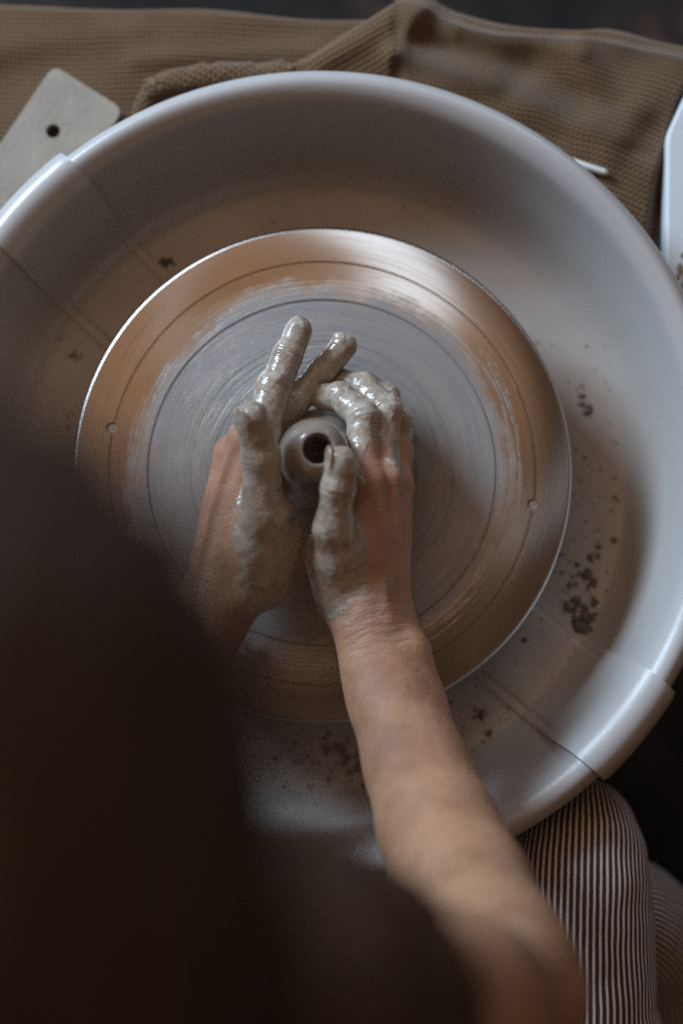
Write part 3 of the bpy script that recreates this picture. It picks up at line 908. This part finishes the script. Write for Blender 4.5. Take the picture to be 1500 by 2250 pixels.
def hand_sdf(P, H):
    W, wr = H['wrist']
    nz1, nz2 = vnoise(P, 115), 0.6 + 0.7 * vnoise(P + 2.0, 155)
    bk = H['back'] / np.linalg.norm(H['back'])
    # metacarpals fan from the wrist to the knuckles
    palm = None
    offs = [-0.010, -0.003, 0.004, 0.011]
    f0, f3 = H['fingers'][0][0][0], H['fingers'][3][0][0]
    across = (f3 - f0) / np.linalg.norm(f3 - f0)
    for k, f in enumerate(H['fingers']):
        a = W + across * offs[k] + bk * 0.001
        d = cap(P, a, f[0][0], 0.0135, f[0][1] + 0.0002)
        palm = d if palm is None else smin(palm, d, 0.0105)
    # heel of the thumb and little-finger side
    (h1, r1), (h2, r2) = H['heel']
    palm = smin(palm, cap(P, h1, h2, r1, r2), 0.012)
    pal = -bk
    hy = 0.5 * (f3 + W) + pal * 0.010
    palm = smin(palm, cap(P, W + pal * 0.006 + across * 0.008, f3 + pal * 0.004, 0.015, 0.010), 0.010)
    # extensor tendons and knuckle heads on the back
    for k, f in enumerate(H['fingers'][:4]):
        K, rk = f[0]
        top = K + bk * (rk + 0.0010)
        root = W + across * offs[k] * 0.8 + bk * 0.0166
        mid = 0.55 * top + 0.45 * root + bk * 0.0018
        palm = smin(palm, np.minimum(cap(P, root, mid, 0.0016, 0.0020), cap(P, mid, top, 0.0020, 0.0024)), 0.0062)
        palm = smin(palm, np.linalg.norm(P - (K + bk * (rk * 0.50)), axis=1) - rk * 0.76, 0.0035)
    # thumb, with the web between it and the first knuckle
    T = H['thumb']
    palm = smin(palm, cap(P, 0.45 * T[0][0] + 0.55 * T[1][0], 0.35 * W + 0.65 * f0, 0.0105, 0.0095), 0.012)
    th = smin(cap(P, T[0][0], T[1][0], T[0][1], T[1][1]), cap(P, T[1][0], T[2][0], T[1][1] * 0.94, T[2][1]), 0.006)
    th = smin(th, cap(P, T[2][0], T[3][0], T[2][1] * 0.97, T[3][1]), 0.003)
    th = smin(th, np.linalg.norm(P - T[2][0], axis=1) - T[2][1] * 1.05, 0.003)
    ax = T[3][0] - T[2][0]; ax /= np.linalg.norm(ax)
    # pad, nail and joint creases
    nl = H['thumbnail'] - ax * (H['thumbnail'] @ ax); nl /= np.linalg.norm(nl)
    th = smin(th, np.linalg.norm(P - (0.5 * (T[2][0] + T[3][0]) + ax * 0.003 - nl * 0.0022), axis=1) - T[3][1] * 0.98, 0.004)
    bx = np.cross(ax, nl)
    nc = T[3][0] + nl * (T[3][1] - 0.0004) + ax * 0.001
    th = smin(th, ell(P, nc - nl * 0.0004, np.stack([ax, bx, nl]), (0.0080, 0.0064, 0.0013)), 0.0012)
    for jn, j in ((2, T[2][0]),):
        s = (P - j) @ (ax if jn == 2 else (T[2][0] - T[1][0]) / np.linalg.norm(T[2][0] - T[1][0]))
        near = np.exp(-(np.linalg.norm(P - j, axis=1) / 0.016) ** 4)
        for q, dp in ((-0.0042, 0.0003), (-0.0006, 0.0007), (0.0034, 0.0004)):
            th = th + near * dp * np.exp(-((s - q - 0.0014 * nz1) / 0.0011) ** 2) * nz2
    fing = None
    for f in H['fingers']:
        g = smin(cap(P, f[0][0], f[1][0], f[0][1] * 0.92, f[1][1] * 0.95), cap(P, f[1][0], f[2][0], f[1][1] * 0.95, f[2][1] * 0.96), 0.0025)
        g = smin(g, cap(P, f[2][0], f[3][0], f[2][1] * 0.96, f[3][1]), 0.002)
        for i in (1, 2):
            K, rk = f[i]
            d1 = (f[i][0] - f[i - 1][0]); d1 /= np.linalg.norm(d1)
            d2 = (f[i + 1][0] - f[i][0]); d2 /= np.linalg.norm(d2)
            dors = d1 - d2
            ndv = np.linalg.norm(dors)
            dors = dors / ndv if ndv > 0.15 else bk
            g = smin(g, np.linalg.norm(P - (K + dors * rk * 0.12), axis=1) - rk * 0.99, 0.002)
            axj = d1 + d2; axj /= np.linalg.norm(axj)
            s = (P - K) @ axj
            near = np.exp(-(np.linalg.norm(P - K, axis=1) / 0.013) ** 4)
            for q, dp in ((-0.0036, 0.0004), (-0.0003, 0.0012), (0.0032, 0.0005)):
                g = g + near * dp * np.exp(-((s - q - 0.0012 * nz1) / 0.0010) ** 2) * nz2
        # nail on the outer side of the last segment
        axn = f[3][0] - f[2][0]; axn /= np.linalg.norm(axn)
        d1 = f[2][0] - f[1][0]; d1 /= np.linalg.norm(d1)
        nn = d1 - axn
        nn = (bk if np.linalg.norm(nn) < 0.25 else nn)
        nn = nn - axn * (nn @ axn); nn /= np.linalg.norm(nn)
        nc = f[3][0] + nn * (f[3][1] - 0.0003) + axn * 0.001
        B3 = np.stack([axn, np.cross(axn, nn), nn])
        g = smin(g, ell(P, nc - nn * 0.0008 - axn * 0.002, B3, (0.0058, 0.0050, 0.0013)), 0.0016)
        fing = g if fing is None else smin(fing, g, 0.0012)
    d = smin(palm, fing, 0.0075)
    d = smin(d, th, 0.0055)
    return d

def arm_sdf(P, H):
    A = H['arm']; d = None
    W = A[0][0]
    bk = H['back'] / np.linalg.norm(H['back'])
    for i in range(len(A) - 1):
        fl = np.interp(i, [0, 2, 4], [0.80, 0.86, 0.95])
        g = capf(P, A[i][0], A[i + 1][0], A[i][1] / math.sqrt(fl) * 1.02, A[i + 1][1] / math.sqrt(fl), bk, fl)
        d = g if d is None else smin(d, g, 0.022)
    U = H['upper']
    for i in range(len(U) - 1):
        d = smin(d, cap(P, U[i][0], U[i + 1][0], U[i][1], U[i + 1][1]), 0.02)
    return d

def ulna_bump(P, H, pos, r):
    return np.linalg.norm(P - pos, axis=1) - r

def full_sdf(P, H):
    d = arm_sdf(P, H)
    W = H['arm'][0][0]
    m = np.linalg.norm(P - W, axis=1) < 0.22
    if m.any():
        h = hand_sdf(P[m], H)
        dm = smin(d[m], h, 0.012)
        for pos, r, k in H['bumps']:
            dm = smin(dm, np.linalg.norm(P[m] - pos, axis=1) - r, k)
        d[m] = dm
    return d

RH['bumps'] = [(atc(850, 1030, 6.9), 0.0030, 0.003), (atc(858, 1046, 6.7), 0.0022, 0.003), (atc(773, 1150, 8.6), 0.0022, 0.003), (atc(905, 1425, 6.6), 0.0085, 0.010), (atc(798, 1330, 7.0), 0.0060, 0.008), (atc(820, 1365, 7.0), 0.0045, 0.008), (atc(885, 1530, 8.6), 0.0040, 0.012)]
LH['bumps'] = [(atc(658, 704, 5.9), 0.0024, 0.0025), (atc(668, 712, 5.7), 0.0022, 0.0025), (atc(743, 740, 4.5), 0.0026, 0.003), (atc(768, 752, 4.2), 0.0030, 0.003), (atc(612, 830, 7.2), 0.0018, 0.003), (atc(628, 1120, 8.7), 0.0030, 0.006), (atc(505, 1330, 6.8), 0.0060, 0.010)]

def spheres_mask(V, items):
    """largest of soft spheres (u, v, z cm, radius mm, value)"""
    m = np.zeros(len(V))
    for u, v, z, r, val in items:
        d = np.linalg.norm(V - atc(u, v, z), axis=1) / (r / 1000.0)
        m = np.maximum(m, val * (1 - sstep(0.7, 1.15, d)))
    return m

def bones_mask(V, bones):
    m = np.zeros(len(V))
    for a, b, r, val in bones:
        d, h = seg(V, a, b)
        m = np.maximum(m, val * (1 - sstep(0.8, 1.25, d / r)))
    return m

def build_arm(H, side_):
    pts = np.array([p for f in H['fingers'] for p, _ in f] + [p for p, _ in H['thumb']] + [p for p, _ in H['arm']] + [p for p, _ in H['heel']])
    cut = H['upper'][0][0] * 0.6 + H['upper'][1][0] * 0.4
    lo = np.minimum(pts.min(0), cut) - 0.05; hi = np.maximum(pts.max(0), cut) + 0.05
    lo[2] = max(lo[2], -0.002)
    cn = (H['upper'][1][0] - H['upper'][0][0]); cn /= np.linalg.norm(cn)
    f = lambda P: np.maximum(full_sdf(P, H), (P - cut) @ cn)
    V, Q = polygonise(f, lo, hi, 0.00095)
    V = relax(V, Q, 1, 0.35)
    N = vnormals(V, Q)
    T, F = H['thumb'], H['fingers']
    if side_ == 'R':
        clay = bones_mask(V, [(T[3][0], T[2][0], 0.016, 1.0), (T[2][0], T[1][0], 0.0155, 0.95), (T[1][0], T[0][0] * 0.5 + T[1][0] * 0.5, 0.0165, 0.74), (T[0][0], T[1][0], 0.0185, 0.52)]
            + [(F[k][2][0], F[k][3][0], 0.013, 1.0) for k in range(4)] + [(F[k][1][0], F[k][2][0], 0.0125, 0.95) for k in range(4)]
            + [(F[0][1][0], 0.55 * F[0][1][0] + 0.45 * F[0][0][0], 0.011, 0.8), (F[1][1][0], 0.4 * F[1][1][0] + 0.6 * F[1][0][0], 0.0115, 0.72), (F[2][1][0], 0.4 * F[2][1][0] + 0.6 * F[2][0][0], 0.0115, 0.6)])
        clay = np.maximum(clay, spheres_mask(V, [(815, 1010, 7.8, 14, 0.42), (850, 1010, 7.0, 14, 0.42), (690, 1200, 7.0, 16, 0.78), (682, 1285, 6.0, 15, 0.72), (705, 1120, 8.0, 14, 0.8), (848, 1028, 6.8, 7, 0.85), (772, 1120, 8.6, 7, 0.8), (774, 1160, 8.3, 6, 0.75), (776, 1200, 8.0, 5, 0.7), (776, 1060, 8.6, 7, 0.9),
            (730, 1340, 5.0, 10, 0.55), (768, 1000, 7.0, 12, 1.0), (782, 1478, 7.4, 4.5, 0.62), (781, 1468, 7.6, 3.0, 0.75), (978, 1637, 10.6, 2.4, 0.9), (735, 1200, 8.4, 24, 0.46), (735, 1270, 7.5, 24, 0.42), (740, 1320, 7.0, 18, 0.34), (830, 1130, 7.8, 34, 0.27), (830, 1230, 7.6, 34, 0.24), (870, 1150, 6.5, 24, 0.30), (830, 1330, 7.4, 26, 0.2)]))
        clay *= 1 - spheres_mask(V, [(830, 930, 7.0, 7.0, 0.5), (832, 985, 7.3, 8.0, 0.65), (832, 1035, 7.6, 10.0, 0.7), (876, 930, 5.8, 8, 0.6), (888, 1000, 5.0, 12, 0.8)])
        flush = spheres_mask(V, [(822, 925, 7.5, 12, 0.6), (825, 1000, 7.6, 14, 0.6), (828, 1076, 8.3, 12, 0.5), (880, 1088, 6.5, 13, 0.5), (790, 1190, 7.6, 16, 0.15), (795, 1350, 7.2, 16, 0.7), (830, 1365, 7.2, 16, 0.5), (870, 930, 5.5, 10, 0.9), (705, 868, 5.6, 7, 1), (935, 1690, 11.5, 24, 0.4), (860, 1480, 8.2, 16, 0.35), (990, 1860, 15, 26, 0.3), (900, 1590, 9.4, 14, 0.3)])
        wrinkle = spheres_mask(V, [(835, 1365, 7.0, 30, 1.0), (820, 1340, 7, 22, 0.9), (818, 925, 7.5, 10, 1), (828, 1040, 7.8, 14, 0.7), (740, 1075, 11.0, 10, 0.8), (745, 1120, 10.0, 10, 0.5)])
    else:
        clay = bones_mask(V, [(T[3][0], T[2][0], 0.017, 1.0), (T[2][0], T[1][0], 0.018, 1.0), (T[1][0], T[0][0], 0.0195, 0.95)]
            + [(F[k][a][0], F[k][a + 1][0], 0.0135, 1.0) for k in range(4) for a in (0, 1, 2)])
        (h1, r1), (h2, r2) = H['heel']
        clay = np.maximum(clay, bones_mask(V, [(h1, h2, 0.020, 0.9)]))
        clay = np.maximum(clay, spheres_mask(V, [(505, 935, 6.5, 10, 0.9), (540, 1330, 6.0, 14, 0.45), (600, 960, 8, 12, 1.0)]))
        clay *= 1 - 0.97 * spheres_mask(V, [(485, 985, 7.0, 13, 1), (480, 1060, 7.0, 18, 1), (490, 1150, 7.0, 17, 1), (478, 1230, 7.0, 20, 1), (455, 1300, 7, 22, 1), (510, 1040, 7.8, 9, 0.9), (560, 890, 6.6, 6, 0.8), (572, 850, 6.6, 5, 0.7)])
        flush = spheres_mask(V, [(478, 990, 7.0, 14, 0.7), (560, 890, 6.6, 9, 0.9), (600, 830, 6.4, 8, 0.5), (500, 1100, 7, 14, 0.4), (455, 1310, 7, 16, 0.4), (765, 770, 4.2, 8, 0.5)])
        wrinkle = spheres_mask(V, [(450, 1310, 7.0, 22, 0.8), (574, 1010, 11.2, 12, 0.9), (600, 850, 7.2, 10, 0.8), (632, 780, 6.8, 8, 0.8), (590, 1100, 9.6, 16, 0.5), (605, 950, 7.5, 12, 0.6)])
    # the coat of clay has a thickness, lumps and drag marks
    edge = clay + 0.55 * 0.5 * vnoise(V, 130) + 0.2 * 0.5 * vnoise(V, 330)
    coat = sstep(0.42, 0.62, edge)
    V = V + N * (coat * (0.00025 + 0.00016 * vnoise(V, 100) + 0.00018 * vnoise(V + 3.1, 280)))[:, None]
    # wrist axis coordinate for the fine folds
    ax = H['arm'][2][0] - H['arm'][0][0]; ax /= np.linalg.norm(ax)
    along = (V - H['arm'][0][0]) @ ax
    V = V + N * (0.00015 * vnoise(V, 60) * (1 - coat))[:, None]
    return V, Q, clay, flush, wrinkle, along

# torso, neck and head at a coarser step
HC = at(-350, 1975, 0.662)
hu = np.array([0.06, 0.80, 0.60]); hu /= np.linalg.norm(hu)          # crown direction of the bent head
hf = np.array([0.04, 0.60, -0.80]); hf -= hu * (hf @ hu); hf /= np.linalg.norm(hf)
hx = np.cross(hf, hu)
if hx[0] < 0: hx = -hx
SR, SL = RH['upper'][-1][0], LH['upper'][-1][0]
NB = 0.5 * (SR + SL) + np.array([0, 0.015, 0.035])
PELV = np.array([-0.13, -0.66, -0.08])
CHEST = 0.5 * NB + 0.5 * PELV + np.array([0, -0.03, 0.05])

def torso_sdf(P, grow=0.0, arms=True):
    bz = np.array([0, 0.5, 0.86])
    d = capf(P, NB - np.array([0, 0.06, 0.07]), PELV, 0.135, 0.15, bz, 0.74)
    d = smin(d, cap(P, SL, SR, 0.052, 0.052), 0.06)
    for H in ((RH, LH) if arms else ()):
        U = H['upper']
        d = smin(d, cap(P, U[1][0], U[2][0], U[1][1], U[2][1]), 0.03)
    return d - grow

def head_sdf(P):
    B3 = np.stack([hx, hf, hu])
    d = ell(P, HC, B3, (0.070, 0.089, 0.088))
    d = smin(d, cap(P, HC + hf * 0.035 - hu * 0.03, HC + hf * 0.058 - hu * 0.095, 0.052, 0.030), 0.03)      # face and jaw
    d = smin(d, cap(P, HC + hf * 0.096 - hu * 0.005, HC + hf * 0.114 - hu * 0.040, 0.006, 0.011), 0.010)      # nose
    for s in (-1, 1):
        d = np.maximum(d, -(np.linalg.norm(P - (HC + hf * 0.103 + hx * 0.031 * s - hu * 0.004), axis=1) - 0.014))   # eye hollows
        d = smin(d, np.linalg.norm(P - (HC + hf * 0.083 + hx * 0.031 * s - hu * 0.005), axis=1) - 0.0135, 0.002)
        e = ell(P, HC - hf * 0.004 + hx * 0.068 * s - hu * 0.018, np.stack([hx, hf, hu]), (0.007, 0.018, 0.030))
        d = smin(d, e, 0.006)                                                                                    # ears
    d = smin(d, ell(P, HC + hf * 0.094 - hu * 0.066, B3, (0.024, 0.009, 0.008)), 0.006)                          # lips
    d = smin(d, cap(P, HC - hu * 0.075 - hf * 0.02, NB, 0.052, 0.058), 0.03)                                     # neck
    return d

def body_coarse():
    cutR = RH['upper'][0][0] * 0.62 + RH['upper'][1][0] * 0.38
    def f(P):
        d = smin(torso_sdf(P, -0.012), head_sdf(P), 0.03)
        for H in (RH, LH):
            U = H['upper']; cut = U[0][0] * 0.62 + U[1][0] * 0.38
            cn = U[1][0] - U[0][0]; cn = cn / np.linalg.norm(cn)
            a = smin(cap(P, U[0][0], U[1][0], U[0][1], U[1][1]), cap(P, U[1][0], U[2][0], U[1][1], U[2][1]), 0.02)
            d = smin(d, np.maximum(a, -((P - cut) @ cn)), 0.004)
        return d
    pts = np.array([SR, SL, PELV, HC, HC + hf * 0.1, cutR])
    return polygonise(f, pts.min(0) - 0.19, pts.max(0) + 0.16, 0.0055)

parts = [build_arm(RH, 'R'), build_arm(LH, 'L')]
bv, bq = body_coarse()
z0 = np.zeros(len(bv))
parts.append((bv, bq, z0, z0 + 0.2, z0, z0))
offv = np.cumsum([0] + [len(p[0]) for p in parts])
VV = np.vstack([p[0] for p in parts])
QQ = np.vstack([p[1] + o for p, o in zip(parts, offv)])
at_ = {n: np.concatenate([p[k] for p in parts]) for n, k in (('clay', 2), ('flush', 3), ('wrinkle', 4), ('along', 5))}
link('body', mesh_np('body', VV, QQ, at_), M['skin'], person)

# dark top with a short sleeve that ends above the elbow
def shirt():
    def f(P):
        d = torso_sdf(P, 0.010, False)
        for H, e in ((RH, 0.0), (LH, 0.0)):
            U = H['upper']; cn = U[2][0] - U[1][0]; cn = cn / np.linalg.norm(cn)
            a = smin(cap(P, U[0][0] * 0.15 + U[1][0] * 0.85, U[1][0], U[1][1] + 0.012, U[1][1] + 0.014), cap(P, U[1][0], U[2][0], U[1][1] + 0.014, U[2][1] + 0.014), 0.02)
            cutp = U[1][0] * 0.36 + U[2][0] * 0.64
            d = smin(d, np.maximum(a, -((P - cutp) @ cn)), 0.01)
        d = d + 0.004 * vnoise(P, 18) + 0.002 * vnoise(P, 45)
        neck = cap(P, NB + (HC - NB) * 0.55, HC, 0.056, 0.06)
        return np.maximum(d, -neck)
    pts = np.array([SR, SL, PELV, NB, RH['upper'][1][0], LH['upper'][1][0]])
    return polygonise(f, pts.min(0) - 0.20, pts.max(0) + 0.12, 0.0055)
V, Q = shirt()
link('shirt', mesh_np('shirt', V, Q), M['shirt'], person)

# hair: a close cap tied low at the back, with loose strands
def hair():
    B3 = np.stack([hx, hf, hu])
    def f(P):
        d = ell(P, HC - hf * 0.006 + hu * 0.004, B3, (0.081, 0.098, 0.098))
        face = (P - HC) @ (hf * 0.86 - hu * 0.5) - 0.050
        d = np.maximum(d, face)
        bun = np.linalg.norm(P - (HC - hf * 0.105 - hu * 0.02), axis=1) - 0.036
        d = smin(d, bun, 0.015)
        q = (P - HC) @ B3.T
        fall = smin(cap(P, HC - hf * 0.05 - hu * 0.05, NB + np.array([0.02, 0.0, 0.02]), 0.068, 0.060),
                    cap(P, HC + hx * 0.035 - hu * 0.055, 0.45 * SR + 0.55 * NB + np.array([0.0, 0.0, 0.035]), 0.055, 0.045), 0.03)
        d = smin(d, fall, 0.03)
        return d + 0.0016 * np.sin(q[:, 0] * 500 + 30 * q[:, 1] + 3 * vnoise(P, 30)) + 0.003 * vnoise(P, 35)
    return polygonise(f, np.minimum(np.minimum(HC, NB), SR) - 0.13, np.maximum(np.maximum(HC, NB), SR) + 0.13, 0.0042)
V, Q = hair()
hair_o = link('hair', mesh_np('hair', V, Q), M['hair'], person)
cu = bpy.data.curves.new('loose_strands', 'CURVE'); cu.dimensions = '3D'; cu.bevel_depth = 0.00036; cu.bevel_resolution = 0
for k in range(300):
    a = rng.uniform(-1.9, 1.9) + math.pi / 2 * 0
    out = hx * math.cos(a) * (1 if rng.random() < 0.88 else -1) + (hf * 0.5 + hu * 0.5) * math.sin(a)
    out = out / np.linalg.norm(out)
    b = HC + hx * (out @ hx) * 0.080 + hf * (out @ hf) * 0.095 + hu * (out @ hu) * 0.098
    dirv = out * rng.uniform(0.2, 0.7) + (hf * 0.7 - hu * 0.55) * rng.uniform(0.3, 1.0) + rng.normal(0, 0.22, 3)
    dirv /= np.linalg.norm(dirv); L = rng.uniform(0.015, 0.06)
    sp = cu.splines.new('POLY'); sp.points.add(7)
    sag = rng.uniform(0.1, 0.6)
    for q in range(8):
        f = q / 7
        w = b + dirv * L * f - UPZ * sag * L * f * f
        sp.points[q].co = (*w, 1)
o = bpy.data.objects.new('loose_strands', cu); col.objects.link(o)
dg = bpy.context.evaluated_depsgraph_get()
me = bpy.data.meshes.new_from_object(o.evaluated_get(dg)); bpy.data.objects.remove(o)
o = link('loose_strands', me, simple('backlit_brown_strands', (0.17, 0.080, 0.034), 0.5, 0.3, 100), hair_o)  # warm light on the hair edge put into the strand colour

# striped trousers: two legs swept along thigh and shin
def leg_tube(path, radii, n=150, ns=150, seed=0.0, squash=1.0):
    c = smooth_curve(path, n); r = np.interp(np.linspace(0, 1, n), np.linspace(0, 1, len(radii)), radii)
    T = np.gradient(c, axis=0); T /= np.linalg.norm(T, axis=1)[:, None]
    side_ = np.zeros_like(c); s = np.array([1.0, 0, 0])
    for i in range(n):
        s = s - T[i] * (s @ T[i]); s /= np.linalg.norm(s); side_[i] = s
    up = np.cross(T, side_)
    th = np.linspace(0, 2 * math.pi, ns, endpoint=False)
    D = np.cos(th)[None, :, None] * side_[:, None] + np.sin(th)[None, :, None] * up[:, None]
    V = c[:, None] + r[:, None, None] * D
    P = V.reshape(-1, 3)
    fold = 0.0018 * vnoise(P * np.array([1, 1, 1.6]) + seed, 26) + 0.0008 * vnoise(P + seed, 70)
    P = P + D.reshape(-1, 3) * fold[:, None]
    L = np.concatenate([[0], np.cumsum(np.linalg.norm(np.diff(c, axis=0), axis=1))])
    wv = np.stack([np.broadcast_to(th[None] * 0.0555, (n, ns)), np.repeat(L[:, None], ns, 1), np.zeros((n, ns))], -1).reshape(-1, 3)
    return P, grid_quads(n, ns, True), wv

kR = [(0.06, -0.68, -0.10), (0.13, -0.56, -0.075), atc(1262, 2420, -4.4), atc(1264, 2200, -4.0), atc(1266, 2040, -3.7), atc(1268, 1930, -3.9), atc(1270, 1860, -4.6), atc(1271, 1805, -5.8), atc(1271, 1772, -7.6), atc(1271, 1762, -8.0)]
rL = [0.085, 0.078, 0.060, 0.053, 0.050, 0.052, 0.060, 0.066, 0.070]
rR = [0.080, 0.066, 0.054, 0.049, 0.047, 0.0455, 0.0430, 0.0330, 0.0160, 0.001]
kS = [atc(1290, 1975, -6.8), atc(1345, 1995, -9.0), atc(1392, 2040, -14.0), (0.232, -0.335, -0.24), (0.268, -0.395, -0.38), (0.30, -0.47, -0.58)]
rS = [0.032, 0.037, 0.043, 0.056, 0.062, 0.068]
kL = [(-0.20, -0.66, -0.10), (-0.28, -0.52, -0.088), (-0.30, -0.38, -0.08), (-0.31, -0.30, -0.075), (-0.31, -0.272, -0.085), (-0.315, -0.265, -0.13), (-0.33, -0.30, -0.24), (-0.35, -0.38, -0.42), (-0.36, -0.45, -0.58)]
A = leg_tube(kR, rR, 220, 170, 0.0); B = leg_tube(kL, rL, 160, 120, 5.0); S_ = leg_tube(kS, rS, 90, 150, 2.0)
def hip(P):
    return cap(P, np.array([-0.06, -0.68, -0.08]), np.array([-0.20, -0.68, -0.08]), 0.11, 0.11) + 0.003 * vnoise(P, 20)
Vh, Qh = polygonise(hip, (-0.36, -0.84, -0.24), (0.10, -0.52, 0.08), 0.008)
wh = np.stack([Vh[:, 0], Vh[:, 1], Vh[:, 2]], 1)
na, nb_, ns_ = len(A[0]), len(B[0]), len(S_[0])
VV = np.vstack([A[0], B[0], S_[0], Vh]); QQ = np.vstack([A[1], B[1] + na, S_[1] + na + nb_, Qh + na + nb_ + ns_]); WW = np.vstack([A[2], B[2], S_[2], wh])
link('trousers', mesh_np('trousers', VV, QQ, {'weave': WW}), M['stripe'], person)
